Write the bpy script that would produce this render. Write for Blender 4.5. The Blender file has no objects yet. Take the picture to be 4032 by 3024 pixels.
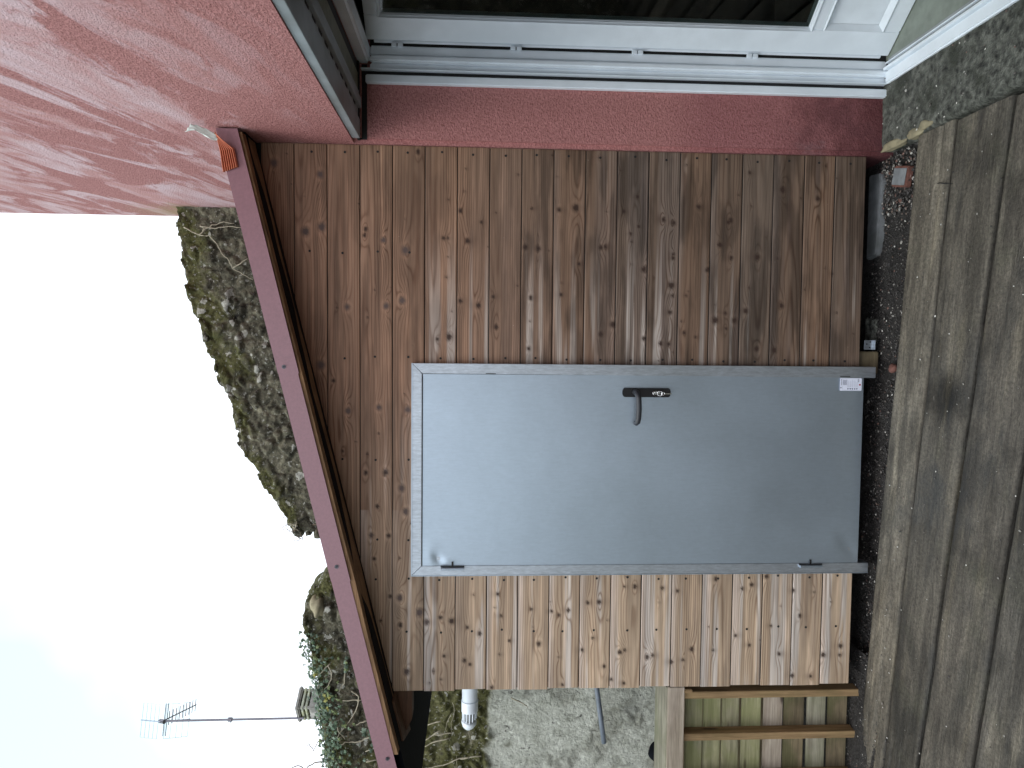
import bpy, bmesh, math, random
import numpy as np
from mathutils import Vector, Matrix
random.seed(7); R0=np.random.default_rng(7)
sc=bpy.context.scene; COL=sc.collection
# ---------------------------------------------------------------- camera
def cam_axes(yaw,pitch,roll):
    F=Vector((math.sin(yaw)*math.cos(pitch),math.cos(yaw)*math.cos(pitch),math.sin(pitch)))
    R=Vector((math.cos(yaw),-math.sin(yaw),0)); U=R.cross(F)
    return R*math.cos(roll)+U*math.sin(roll), U*math.cos(roll)-R*math.sin(roll), F
cd=bpy.data.cameras.new('camera'); cam=bpy.data.objects.new('camera',cd); COL.objects.link(cam); sc.camera=cam
cR,cU,cF=cam_axes(-.0489,-.0523,.0068)
m=Matrix((-cU,cR,-cF)).transposed().to_4x4(); m.translation=(0,-3.185,1.828)   # phone held on its side: image right = down
cam.matrix_world=m; cd.sensor_width=36; cd.lens=24.95; cd.clip_start=.05; cd.clip_end=600
# ---------------------------------------------------------------- world, sun, exposure
SUN_EL,SUN_AZ=math.radians(58),math.radians(215)      # azimuth from +Y clockwise: behind-left of the camera
w=bpy.data.worlds.new('World'); sc.world=w; w.use_nodes=True; nt=w.node_tree; nt.nodes.clear()
def N(t,typ,**k):
    n=t.nodes.new(typ)
    for a,b in k.items():
        if a.startswith('i_'):
            key=a[2:]; key=int(key) if key.isdigit() else key.replace('_',' ')
            n.inputs[key].default_value=b
        else: setattr(n,a,b)
    return n
sky=N(nt,'ShaderNodeTexSky',sky_type='NISHITA',sun_disc=False,sun_elevation=SUN_EL,sun_rotation=SUN_AZ,air_density=1.0,dust_density=2.5,ozone_density=1.0)
hs=N(nt,'ShaderNodeHueSaturation',i_Saturation=.55,i_Value=1.0)
tc=N(nt,'ShaderNodeTexCoord'); cn=N(nt,'ShaderNodeTexNoise',i_Scale=1.7,i_Detail=4.0,i_Roughness=.55)
cr=N(nt,'ShaderNodeValToRGB'); cr.color_ramp.elements[0].position=.20; cr.color_ramp.elements[1].position=.40
mx=N(nt,'ShaderNodeMix',data_type='RGBA'); mx.inputs['B'].default_value=(8.6,9.1,9.9,1)
bg=N(nt,'ShaderNodeBackground',i_Strength=.12); wo=N(nt,'ShaderNodeOutputWorld')
L=nt.links.new
L(sky.outputs[0],hs.inputs['Color']); L(tc.outputs['Generated'],cn.inputs['Vector']); L(cn.outputs[0],cr.inputs[0])
# a gap in the cloud, high up on the left, lets the blue sky through
dt=N(nt,'ShaderNodeVectorMath',operation='DOT_PRODUCT'); gd=Vector((-.72,.36,.66)).normalized(); dt.inputs[1].default_value=gd; nt.links.new(tc.outputs['Generated'],dt.inputs[0])
ga=N(nt,'ShaderNodeMath',operation='MULTIPLY_ADD'); ga.inputs[1].default_value=.32; nt.links.new(cn.outputs[0],ga.inputs[0]); nt.links.new(dt.outputs['Value'],ga.inputs[2])
gr_=N(nt,'ShaderNodeValToRGB'); gr_.color_ramp.elements[0].position=.93; gr_.color_ramp.elements[0].color=(1,1,1,1); gr_.color_ramp.elements[1].position=1.18; gr_.color_ramp.elements[1].color=(.34,.34,.34,1)
sc_=N(nt,'ShaderNodeMath',operation='MULTIPLY'); sc_.inputs[1].default_value=1.0; nt.links.new(ga.outputs[0],sc_.inputs[0]); nt.links.new(sc_.outputs[0],gr_.inputs[0])
ml=N(nt,'ShaderNodeMath',operation='MULTIPLY'); nt.links.new(cr.outputs[0],ml.inputs[0]); nt.links.new(gr_.outputs[0],ml.inputs[1])
L(ml.outputs[0],mx.inputs['Factor']); tn=N(nt,'ShaderNodeMix',data_type='RGBA',blend_type='MULTIPLY'); tn.inputs['Factor'].default_value=1; tn.inputs['B'].default_value=(1.45,1.95,1.60,1); L(hs.outputs[0],tn.inputs['A']); L(tn.outputs['Result'],mx.inputs['A']); L(mx.outputs['Result'],bg.inputs[0]); L(bg.outputs[0],wo.inputs[0])
sd=bpy.data.lights.new('sun','SUN'); sd.energy=.9; sd.angle=math.radians(25); sd.color=(1,.985,.96)
so=bpy.data.objects.new('sun',sd); COL.objects.link(so)
sdir=Vector((math.sin(SUN_AZ)*math.cos(SUN_EL),math.cos(SUN_AZ)*math.cos(SUN_EL),math.sin(SUN_EL)))
so.rotation_euler=sdir.to_track_quat('Z','Y').to_euler(); so.location=(-3,-5,8)
sc.view_settings.view_transform='Standard'; sc.view_settings.look='None'; sc.view_settings.exposure=.62; sc.view_settings.gamma=1
# ---------------------------------------------------------------- helpers
def lerp(a,b,t): return a+(b-a)*t
def vn(x,y,seed=0):
    x=np.asarray(x,float);y=np.asarray(y,float);xi=np.floor(x);yi=np.floor(y);fx=x-xi;fy=y-yi
    def h(a,b):
        v=np.sin(a*127.1+b*311.7+seed*74.7)*43758.5453; return v-np.floor(v)
    u=fx*fx*(3-2*fx);v=fy*fy*(3-2*fy)
    return (h(xi,yi)*(1-u)+h(xi+1,yi)*u)*(1-v)+(h(xi,yi+1)*(1-u)+h(xi+1,yi+1)*u)*v
def fbm(x,y,seed=0,o=4):
    s=0;a=.5
    for i in range(o): s=s+a*vn(x*2**i+i*13.7,y*2**i+i*7.3,seed+i*3);a*=.5
    return s/.94
def sm(a,b,x): t=np.clip((np.asarray(x,float)-a)/(b-a),0,1); return t*t*(3-2*t)
def mesh(name,vs,fs,mat=None,parent=None,smooth=False):
    me=bpy.data.meshes.new(name); me.from_pydata([tuple(v) for v in vs],[],[tuple(f) for f in fs]); me.update()
    o=bpy.data.objects.new(name,me); COL.objects.link(o)
    if mat: me.materials.append(mat)
    if parent: o.parent=parent; o.matrix_parent_inverse=parent.matrix_world.inverted()
    if smooth: me.polygons.foreach_set('use_smooth',[True]*len(me.polygons))
    return o
def tag(o,label=None,cat=None,group=None,kind=None):
    if label:o['label']=label
    if cat:o['category']=cat
    if group:o['group']=group
    if kind:o['kind']=kind
    return o
def thing(name,loc,label,cat,group=None):
    o=bpy.data.objects.new(name,None); COL.objects.link(o); o.location=loc; o.empty_display_size=.1
    bpy.context.view_layer.update(); return tag(o,label,cat,group)
class MB:
    def __init__(s): s.v=[];s.f=[]
    def add(s,vs,fs):
        b=len(s.v); s.v+= [tuple(v) for v in vs]; s.f+=[tuple(b+i for i in f) for f in fs]; return s
    def box(s,x0,x1,y0,y1,z0,z1,M=None):
        vs=[(x,y,z) for x in(x0,x1) for y in(y0,y1) for z in(z0,z1)]
        if M is not None: vs=[M@Vector(v) for v in vs]
        return s.add(vs,[(0,1,3,2),(4,6,7,5),(0,4,5,1),(2,3,7,6),(0,2,6,4),(1,5,7,3)])
    def tube(s,pts,r,n=8,cap=True):
        pts=[Vector(p) for p in pts]; rs=r if isinstance(r,(list,tuple)) else [r]*len(pts); b=len(s.v)
        up=Vector((0,0,1)) if abs((pts[-1]-pts[0]).normalized().z)<.9 else Vector((1,0,0))
        for i,p in enumerate(pts):
            d=(pts[min(i+1,len(pts)-1)]-pts[max(i-1,0)]).normalized(); a=d.cross(up).normalized(); c=a.cross(d)
            for k in range(n):
                t=2*math.pi*k/n; s.v.append(tuple(p+(a*math.cos(t)+c*math.sin(t))*rs[i]))
        for i in range(len(pts)-1):
            for k in range(n): s.f.append((b+i*n+k,b+i*n+(k+1)%n,b+(i+1)*n+(k+1)%n,b+(i+1)*n+k))
        if cap: s.f.append(tuple(b+k for k in range(n))[::-1]); s.f.append(tuple(b+(len(pts)-1)*n+k for k in range(n)))
        return s
    def disc(s,c,r,nrm=(0,-1,0),n=10,th=.002):
        nrm=Vector(nrm).normalized(); return s.tube([Vector(c),Vector(c)+nrm*th],r,n)
    def build(s,name,mat,parent=None,bevel=0,smooth=False,seg=2):
        o=mesh(name,s.v,s.f,mat,parent)
        bm=bmesh.new(); bm.from_mesh(o.data); bmesh.ops.recalc_face_normals(bm,faces=bm.faces)
        if bevel: bmesh.ops.bevel(bm,geom=bm.edges[:],offset=bevel,segments=seg,affect='EDGES',clamp_overlap=True)
        bm.to_mesh(o.data); bm.free()
        if smooth: o.data.polygons.foreach_set('use_smooth',[True]*len(o.data.polygons))
        return o
def prism(poly,axis,a,b):
    """poly: 2D points; axis: extrusion axis"""
    n=len(poly); vs=[]
    for t in(a,b):
        for p in poly:
            vs.append({'x':(t,p[0],p[1]),'y':(p[0],t,p[1]),'z':(p[0],p[1],t)}[axis])
    return vs,[tuple(range(n))[::-1],tuple(range(n,2*n))]+[(i,(i+1)%n,n+(i+1)%n,n+i) for i in range(n)]
def attr(o,name,vals,typ='FLOAT'):
    a=o.data.attributes.new(name,typ,'POINT')
    v=np.asarray(vals,np.float32)
    if typ=='FLOAT': a.data.foreach_set('value',v.ravel())
    else:
        if v.shape[1]==3: v=np.concatenate([v,np.ones((len(v),1),np.float32)],1)
        a.data.foreach_set('color',v.ravel())
def gridmesh(name,P,mat,parent=None,smooth=True):
    """P: (nu,nv,3)"""
    nu,nv=P.shape[:2]; idx=np.arange(nu*nv).reshape(nu,nv)
    f=np.stack([idx[:-1,:-1],idx[1:,:-1],idx[1:,1:],idx[:-1,1:]],-1).reshape(-1,4)
    return mesh(name,P.reshape(-1,3).tolist(),f.tolist(),mat,parent,smooth)
# ---------------------------------------------------------------- materials
def mat(name):
    m=bpy.data.materials.new(name); m.use_nodes=True; t=m.node_tree; b=t.nodes['Principled BSDF']; return m,t,b
def math_(t,op,a,b=None,c=None):
    n=t.nodes.new('ShaderNodeMath'); n.operation=op
    for i,x in enumerate((a,b,c)):
        if x is None: continue
        if isinstance(x,(int,float)): n.inputs[i].default_value=x
        else: t.links.new(x,n.inputs[i])
    return n.outputs[0]
def mixc(t,f,a,b,mode='MIX'):
    n=t.nodes.new('ShaderNodeMix'); n.data_type='RGBA'; n.blend_type=mode
    for k,x in(('Factor',f),('A',a),('B',b)):
        if isinstance(x,(int,float)): n.inputs[k].default_value=x
        elif isinstance(x,tuple): n.inputs[k].default_value=(*x[:3],1)
        else: t.links.new(x,n.inputs[k])
    return n.outputs['Result']
def coords(t,scale=(1,1,1),rot=(0,0,0),loc=(0,0,0),rnd=False):
    c=t.nodes.new('ShaderNodeTexCoord'); mp=t.nodes.new('ShaderNodeMapping')
    mp.inputs['Scale'].default_value=scale; mp.inputs['Rotation'].default_value=rot; mp.inputs['Location'].default_value=loc
    if any(rot):
        m0=t.nodes.new('ShaderNodeMapping'); m0.inputs['Rotation'].default_value=rot; mp.inputs['Rotation'].default_value=(0,0,0)
        t.links.new(c.outputs['Object'],m0.inputs[0]); t.links.new(m0.outputs[0],mp.inputs[0])
    else: t.links.new(c.outputs['Object'],mp.inputs[0])
    return mp.outputs[0]
def noise(t,v,s=1,d=4,r=.55,dist=0):
    n=N(t,'ShaderNodeTexNoise',i_Scale=float(s),i_Detail=float(d),i_Roughness=r,i_Distortion=float(dist)); t.links.new(v,n.inputs['Vector']); return n.outputs[0]
def voro(t,v,s=1,feature='F1',out='Distance'):
    n=N(t,'ShaderNodeTexVoronoi',i_Scale=float(s),feature=feature); t.links.new(v,n.inputs['Vector']); return n.outputs[out]
def ramp(t,f,a,b,ca=(0,0,0),cb=(1,1,1)):
    n=t.nodes.new('ShaderNodeValToRGB'); e=n.color_ramp.elements; e[0].position=a;e[1].position=b;e[0].color=(*ca,1);e[1].color=(*cb,1)
    t.links.new(f,n.inputs[0]); return n.outputs[0]
def bump(t,b,h,s=.3,d=.01):
    n=N(t,'ShaderNodeBump',i_Strength=float(s),i_Distance=float(d)); t.links.new(h,n.inputs['Height']); t.links.new(n.outputs[0],b.inputs['Normal'])
def at(t,name,out='Fac'):
    n=t.nodes.new('ShaderNodeAttribute'); n.attribute_name=name; return n.outputs[out]
def plain(name,c,rough=.5,metal=0,var=.12,scale=25,bs=.15,bd=.002,c2=None,spec=.5):
    m,t,b=mat(name); v=coords(t); n=noise(t,v,scale,5,.6)
    dk=tuple(x*(1-var*2) for x in c); lt=tuple(min(1,x*(1+var)) for x in c)
    col=ramp(t,n,.3,.7,dk,lt)
    if c2: col=mixc(t,ramp(t,noise(t,v,scale*.22,4,.6),.48,.66),col,c2)
    t.links.new(col,b.inputs['Base Color']); b.inputs['Roughness'].default_value=rough; b.inputs['Metallic'].default_value=metal
    b.inputs['Specular IOR Level'].default_value=spec
    if bs: bump(t,b,n,bs,bd)
    return m
def m_cladding():
    m,t,b=mat('larch_cladding'); v=coords(t)
    h=at(t,'h'); kn=at(t,'knot'); st=at(t,'stain','Color')
    wob=noise(t,coords(t,(2.5,1,26)),1,3,.5); hh=math_(t,'ADD',h,math_(t,'MULTIPLY',wob,1.1))
    s=math_(t,'SINE',math_(t,'MULTIPLY',hh,6.2832)); s01=math_(t,'MULTIPLY_ADD',s,.5,.5)
    late=math_(t,'POWER',s01,4.0)
    fib=noise(t,coords(t,(5,1,420)),1,3,.6); fib2=noise(t,coords(t,(1.3,1,60)),1,4,.6)
    amt=ramp(t,noise(t,coords(t,(.9,1,9)),1,2),.35,.65,(.25,)*3,(.90,)*3)
    c=mixc(t,math_(t,'MULTIPLY',late,amt),st,mixc(t,1.0,st,(.46,.36,.30),'MULTIPLY'))
    c=mixc(t,1.0,c,ramp(t,fib,.25,.75,(.74,)*3,(1.2,)*3),'MULTIPLY')
    c=mixc(t,1.0,c,ramp(t,fib2,.28,.72,(.68,.66,.65),(1.26,1.26,1.27)),'MULTIPLY')
    kc=at(t,'kcol','Color'); c=mixc(t,kn,c,kc)
    spk=ramp(t,noise(t,coords(t,(60,1,110)),1,2,.5),.765,.80); c=mixc(t,math_(t,'MULTIPLY',spk,.5),c,(.62,.55,.48))
    t.links.new(c,b.inputs['Base Color']); b.inputs['Roughness'].default_value=.62; b.inputs['Specular IOR Level'].default_value=.35
    bump(t,b,math_(t,'ADD',math_(t,'MULTIPLY',late,-.5),fib),.35,.0012); return m
def m_wood(name,base,dark,green=0,gcol=(.10,.13,.035),axis='x',grain=1.0,rough=.75,blotch=.5,seed=0.):
    """sawn timber, fibres along the axis; object random shifts it"""
    m,t,b=mat(name); sc_={'x':(2.2,38,38),'y':(38,2.2,38),'z':(38,38,2.2)}[axis]
    c=t.nodes.new('ShaderNodeTexCoord'); oi=t.nodes.new('ShaderNodeObjectInfo'); ad=t.nodes.new('ShaderNodeVectorMath'); ad.operation='ADD'
    sx=t.nodes.new('ShaderNodeMath'); sx.operation='MULTIPLY_ADD'; sx.inputs[1].default_value=37; sx.inputs[2].default_value=seed; t.links.new(oi.outputs['Random'],sx.inputs[0])
    t.links.new(c.outputs['Object'],ad.inputs[0]); t.links.new(sx.outputs[0],ad.inputs[1])
    def mp(s):
        q=t.nodes.new('ShaderNodeMapping'); q.inputs['Scale'].default_value=s; t.links.new(ad.outputs[0],q.inputs[0]); return q.outputs[0]
    g=noise(t,mp(sc_),1,4,.6,.4); f=noise(t,mp(tuple(x*5 for x in sc_)),1,3,.6)
    col=ramp(t,g,.3,.68,dark,base)
    col=mixc(t,1.0,col,ramp(t,f,.25,.75,(.78,)*3,(1.15,)*3),'MULTIPLY')
    bl=noise(t,mp((3,3,3)),1,4,.65); col=mixc(t,math_(t,'MULTIPLY',ramp(t,bl,.45,.7),blotch),col,tuple(x*.55 for x in dark))
    if green: col=mixc(t,math_(t,'MULTIPLY',ramp(t,noise(t,mp((4,4,6)),1,4,.6),.42,.6),green),col,gcol)
    kv=voro(t,mp({'x':(2.6,11,11),'y':(11,2.6,11),'z':(11,11,2.6)}[axis]),1); col=mixc(t,ramp(t,kv,.07,.13,(.85,)*3,(0,)*3),col,(.05,.032,.022))
    t.links.new(col,b.inputs['Base Color']); b.inputs['Roughness'].default_value=rough; b.inputs['Specular IOR Level'].default_value=.3
    bump(t,b,math_(t,'ADD',g,f),.5*grain,.003); return m
def m_render():
    m,t,b=mat('pink_render'); v=coords(t)
    fine=noise(t,v,95,4,.7); fine2=noise(t,coords(t,(90,70,150)),1,3,.6)
    p=noise(t,coords(t,(1,1.15,4.0),(.22,0,0)),1,7,.66,1.0); p2=noise(t,coords(t,(1,1.7,6.5),(.22,0,0),(0,3,1)),1,5,.65,.9)
    tex=ramp(t,p,.475,.535)
    rough=mixc(t,ramp(t,math_(t,'MULTIPLY_ADD',fine,.5,math_(t,'MULTIPLY',fine2,.5)),.38,.6),(.36,.155,.142),(.61,.305,.285))
    smooth=mixc(t,ramp(t,p2,.40,.60),(.64,.37,.35),(.80,.63,.65))
    zz=t.nodes.new('ShaderNodeSeparateXYZ'); t.links.new(v,zz.inputs[0])
    hi=ramp(t,math_(t,'MULTIPLY_ADD',zz.outputs[2],.5,-1.18),0,.35)      # scraped patches only on the upper wall
    c=mixc(t,math_(t,'MULTIPLY',math_(t,'MULTIPLY',tex,hi),.92),rough,smooth)
    # grime near the foot
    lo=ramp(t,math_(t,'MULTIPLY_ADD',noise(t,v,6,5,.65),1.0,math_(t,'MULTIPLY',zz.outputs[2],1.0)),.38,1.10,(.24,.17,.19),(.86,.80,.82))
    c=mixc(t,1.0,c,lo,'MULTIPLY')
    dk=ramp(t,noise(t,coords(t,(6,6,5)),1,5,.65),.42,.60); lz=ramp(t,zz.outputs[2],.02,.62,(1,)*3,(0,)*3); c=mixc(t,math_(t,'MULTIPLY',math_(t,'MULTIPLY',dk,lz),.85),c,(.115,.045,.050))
    c=mixc(t,1.0,c,ramp(t,zz.outputs[2],.8,2.45,(.80,.74,.78),(1,1,1)),'MULTIPLY')  # whole wall multiplied darker from lintel height down
    ef=ramp(t,noise(t,coords(t,(7,7,3.2)),1,4,.6),.60,.72); low=ramp(t,zz.outputs[2],.05,.5,(1,)*3,(0,)*3)
    c=mixc(t,math_(t,'MULTIPLY',math_(t,'MULTIPLY',ef,low),.75),c,(.36,.33,.36))
    gm=ramp(t,math_(t,'ADD',noise(t,v,6,4,.6),math_(t,'MULTIPLY',math_(t,'ABSOLUTE',math_(t,'SUBTRACT',zz.outputs[1],1.72)),-1.1)),.18,.5)
    zh=ramp(t,math_(t,'ABSOLUTE',math_(t,'SUBTRACT',zz.outputs[2],3.55)),.2,.6,(1,)*3,(0,)*3)
    c=mixc(t,math_(t,'MULTIPLY',math_(t,'MULTIPLY',gm,zh),.6),c,(.30,.29,.12))
    t.links.new(c,b.inputs['Base Color']); b.inputs['Roughness'].default_value=.9; b.inputs['Specular IOR Level'].default_value=.2
    bump(t,b,math_(t,'ADD',fine,math_(t,'MULTIPLY',fine2,.8)),.8,.008); return m
def m_galv(name,base=(.46,.545,.625),rough=.40,metal=.88,spangle=.06):
    m,t,b=mat(name); v=coords(t)
    n=noise(t,v,1.6,3,.5); n2=noise(t,coords(t,(120,40,22)),1,5,.75); n3=voro(t,v,70,out='Color')
    sp=t.nodes.new('ShaderNodeSeparateColor'); t.links.new(n3,sp.inputs[0])
    c=mixc(t,1.0,base,ramp(t,n2,.3,.7,(1-spangle,)*3,(1+spangle*.6,)*3),'MULTIPLY')
    c=mixc(t,1.0,c,ramp(t,sp.outputs[0],0,1,(.985,)*3,(1.01,)*3),'MULTIPLY')
    t.links.new(c,b.inputs['Base Color']); b.inputs['Metallic'].default_value=metal
    t.links.new(ramp(t,n,.3,.7,(rough-.05,)*3,(rough+.08,)*3),b.inputs['Roughness']); bump(t,b,n,.25,.02); return m
def m_stone():
    m,t,b=mat('mossy_rubble'); v=coords(t); cem=at(t,'cem'); top=at(t,'top')
    n=noise(t,v,9,6,.68,.5); n2=noise(t,v,38,5,.7); vr=voro(t,coords(t,(1,1,1.3)),15,out='Color'); se=t.nodes.new('ShaderNodeSeparateColor'); t.links.new(vr,se.inputs[0])
    stone=ramp(t,n,.3,.68,(.012,.012,.010),(.205,.20,.15))
    stone=mixc(t,1.0,stone,ramp(t,n2,.3,.7,(.45,)*3,(1.55,)*3),'MULTIPLY')
    stone=mixc(t,.55,stone,mixc(t,1.0,stone,ramp(t,se.outputs[0],0,1,(.55,.52,.45),(1.6,1.5,1.35)),'MULTIPLY'))
    moss=ramp(t,n2,.3,.7,(.045,.048,.016),(.150,.150,.050))
    mm=ramp(t,math_(t,'MULTIPLY_ADD',noise(t,v,5,5,.65),1.0,math_(t,'MULTIPLY',top,.27)),.69,.80)
    c=mixc(t,math_(t,'MULTIPLY',mm,.8),stone,moss)
    lv=N(t,'ShaderNodeTexVoronoi',i_Scale=14.0,i_Randomness=1.0); dv=t.nodes.new('ShaderNodeVectorMath'); dv.operation='ADD'
    t.links.new(v,dv.inputs[0]); nn=N(t,'ShaderNodeTexNoise',i_Scale=24.0,i_Detail=3.0); t.links.new(v,nn.inputs['Vector'])
    s3=t.nodes.new('ShaderNodeVectorMath'); s3.operation='SCALE'; s3.inputs['Scale'].default_value=.07; t.links.new(nn.outputs['Color'],s3.inputs[0]); t.links.new(s3.outputs[0],dv.inputs[1]); t.links.new(dv.outputs[0],lv.inputs['Vector'])
    lc=t.nodes.new('ShaderNodeSeparateColor'); t.links.new(lv.outputs['Color'],lc.inputs[0])
    rr=math_(t,'MULTIPLY',math_(t,'MAXIMUM',math_(t,'SUBTRACT',lc.outputs[1],.54),0),1.15)
    lich=math_(t,'MULTIPLY',math_(t,'GREATER_THAN',rr,lv.outputs['Distance']),ramp(t,n2,.32,.5,(.3,)*3,(1,)*3))
    c=mixc(t,math_(t,'MULTIPLY',lich,.9),c,(.50,.50,.44))
    fl=ramp(t,noise(t,v,42,4,.65),.595,.65); c=mixc(t,math_(t,'MULTIPLY',fl,.75),c,(.42,.42,.37))
    cc=mixc(t,ramp(t,noise(t,coords(t,(16,16,9)),1,6,.7,.7),.28,.62),(.33,.34,.28),(.66,.68,.60))
    cc=mixc(t,ramp(t,noise(t,coords(t,(30,30,16)),1,5,.7,.9),.33,.40,(.85,)*3,(0,)*3),cc,(.045,.04,.034))
    cc=mixc(t,1.0,cc,ramp(t,noise(t,coords(t,(60,60,35)),1,4,.7),.3,.7,(.8,)*3,(1.15,)*3),'MULTIPLY')
    c=mixc(t,cem,c,cc)
    t.links.new(c,b.inputs['Base Color']); b.inputs['Roughness'].default_value=.92; b.inputs['Specular IOR Level'].default_value=.2
    bump(t,b,math_(t,'ADD',n2,n),.9,.02); return m
def m_vcol(name,rough=.6,a='stain',bs=.3,spec=.4,ns=60):
    m,t,b=mat(name); c=at(t,a,'Color'); n=noise(t,coords(t),ns,4,.6)
    t.links.new(mixc(t,1.0,c,ramp(t,n,.3,.7,(.75,)*3,(1.2,)*3),'MULTIPLY'),b.inputs['Base Color'])
    b.inputs['Roughness'].default_value=rough; b.inputs['Specular IOR Level'].default_value=spec; bump(t,b,n,bs,.004); return m
M={}
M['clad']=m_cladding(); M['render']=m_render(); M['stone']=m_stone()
M['galv']=m_galv('galvanised_sheet'); M['galvf']=m_galv('galvanised_frame',(.50,.55,.60),.38,.85,.26)
M['pvc']=plain('white_pvc',(.82,.89,.95),.32,0,.05,7,.03,.001,(.74,.81,.87))
M['pvc_grey']=plain('grey_pvc_profile',(.33,.36,.38),.42,0,.10,9,.05,.001,(.22,.23,.23))
M['slot']=plain('dark_slot',(.012,.012,.012),.7)
M['olive']=plain('olive_shutter_slat',(.16,.16,.10),.5,0,.15,20)
M['fascia']=plain('mauve_painted_metal',(.265,.135,.158),.38,0,.06,90,.10,.0008,None,.7)
M['edge']=m_wood('waney_board',(.30,.18,.09),(.13,.075,.038),axis='x',blotch=.6)
M['soffit']=m_wood('soffit_board',(.16,.09,.055),(.07,.04,.025),axis='x')
M['timber']=m_wood('treated_timber',(.40,.27,.14),(.20,.13,.065),axis='z',green=.12)
M['timberx']=m_wood('treated_timber_rail',(.42,.40,.31),(.22,.20,.15),axis='x',green=.35)
M['slat_green']=m_wood('mossy_slat',(.44,.41,.27),(.17,.16,.10),axis='x',green=.6,gcol=(.22,.24,.09))
M['slat_dark']=m_wood('dark_slat',(.25,.20,.12),(.10,.08,.05),axis='x',green=.45,gcol=(.055,.075,.02))
M['slat_pale']=m_wood('pale_slat',(.52,.45,.37),(.28,.23,.18),axis='x',green=.1)
M['black']=plain('black_membrane',(.004,.005,.008),.9,0,.2,6,.3,.01,None,.15)
M['blackm']=plain('black_metal',(.004,.004,.005),.5)
M['handle']=plain('grey_lever',(.035,.038,.045),.45)
M['chrome']=plain('bright_steel',(.75,.75,.74),.18,1,.03)
M['steel']=plain('screw_steel',(.10,.10,.11),.35,1,.1)
M['concrete']=plain('rough_concrete',(.21,.225,.235),.9,0,.2,14,.5,.01,(.12,.13,.125))
M['step']=plain('mossy_concrete',(.135,.140,.120),.85,0,.48,34,1.0,.03,(.042,.046,.034))
M['stonepale']=plain('broken_yellow_stone',(.30,.265,.17),.85,0,.2,18,.6,.01)
M['copper']=plain('copper_flashing',(.55,.17,.09),.42,.35,.1,40)
M['tape']=plain('white_backing',(.80,.92,.84),.6)
M['paper']=plain('label_paper',(.72,.76,.88),.5,0,.02)
M['ink']=plain('label_ink',(.18,.20,.27),.6); M['redink']=plain('red_ink',(.35,.02,.03),.6); M['greyink']=plain('grey_ink',(.42,.45,.54),.6)
M['tube']=plain('grey_conduit',(.17,.20,.24),.45)
M['vine']=plain('dry_vine',(.46,.42,.31),.8,0,.2,30)
M['vined']=plain('brown_vine',(.16,.12,.08),.8,0,.2,30)
M['mortar']=plain('chimney_render',(.36,.35,.32),.9,0,.3,7,.5,.02,(.17,.165,.13))
M['terra']=plain('chimney_slab',(.48,.50,.40),.9,0,.25,9,.3,.01,(.36,.38,.12))
M['alu']=plain('weathered_aluminium',(.20,.19,.22),.45,.4)
M['alu2']=plain('thin_wire',(.34,.40,.47),.45,.4)
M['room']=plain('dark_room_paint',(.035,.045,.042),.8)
M['floor']=plain('pale_green_lino',(.24,.27,.23),.6,0,.12,14,.1,.002)
M['brick']=plain('red_brick',(.17,.075,.058),.85,0,.2,30,.4,.004)
M['gravelv']=m_vcol('gravel',.5,'stain',.3,.5); M['soil']=None
M['leaf']=m_vcol('ivy_leaf',.45,'stain',.1,.4,90)
M['deck']=None
def m_soil():
    m,t,b=mat('wet_dark_soil'); v=coords(t); n=noise(t,v,26,6,.72); n2=noise(t,v,120,4,.7)
    c=ramp(t,n,.3,.7,(.010,.009,.009),(.052,.048,.044)); c=mixc(t,1.0,c,ramp(t,n2,.3,.7,(.5,)*3,(1.5,)*3),'MULTIPLY')
    t.links.new(c,b.inputs['Base Color']); b.inputs['Roughness'].default_value=.62; bump(t,b,math_(t,'ADD',n,n2),1.0,.012); return m
M['soil']=m_soil()
def m_deck():
    m,t,b=mat('weathered_sleepers'); st=at(t,'stain','Color')
    g=noise(t,coords(t,(2.6,26,26),(0,0,.115)),1,5,.65,.5); f=noise(t,coords(t,(14,170,170),(0,0,.115)),1,3,.6); v=coords(t)
    c=mixc(t,1.0,st,ramp(t,g,.28,.7,(.52,.51,.51),(1.42,1.40,1.36)),'MULTIPLY')
    c=mixc(t,1.0,c,ramp(t,f,.25,.75,(.74,)*3,(1.2,)*3),'MULTIPLY')
    bl=noise(t,coords(t,(2.2,5,5),(0,0,.115)),1,5,.65,.6); c=mixc(t,math_(t,'MULTIPLY',ramp(t,bl,.50,.66),.62),c,(.030,.030,.028))
    gr=noise(t,v,3.3,5,.65); c=mixc(t,math_(t,'MULTIPLY',ramp(t,gr,.55,.7),.3),c,(.085,.090,.055))
    sp=noise(t,v,75,5,.75); c=mixc(t,1.0,c,ramp(t,sp,.32,.68,(.55,)*3,(1.45,)*3),'MULTIPLY')
    wh=ramp(t,noise(t,coords(t,(30,90,90)),1,3,.5),.70,.76); c=mixc(t,math_(t,'MULTIPLY',wh,.35),c,(.26,.25,.22))
    t.links.new(c,b.inputs['Base Color']); t.links.new(ramp(t,bl,.4,.65,(.78,)*3,(.5,)*3),b.inputs['Roughness']); b.inputs['Specular IOR Level'].default_value=.35
    bump(t,b,math_(t,'ADD',math_(t,'ADD',g,f),sp),.7,.006); return m
M['deck']=m_deck()
def m_ground():
    m,t,b=mat('ground'); v=coords(t); c=ramp(t,noise(t,v,1.5,6,.7),.35,.7,(.035,.034,.024),(.10,.10,.06)); t.links.new(c,b.inputs['Base Color']); b.inputs['Roughness'].default_value=.95; return m
M['ground']=m_ground()
def m_glass():
    m,t,b=mat('window_glass'); b.inputs['Base Color'].default_value=(.35,.42,.40,1); b.inputs['Roughness'].default_value=.02; b.inputs['Transmission Weight'].default_value=1; b.inputs['IOR'].default_value=1.45; return m
M['glass']=m_glass()
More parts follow.
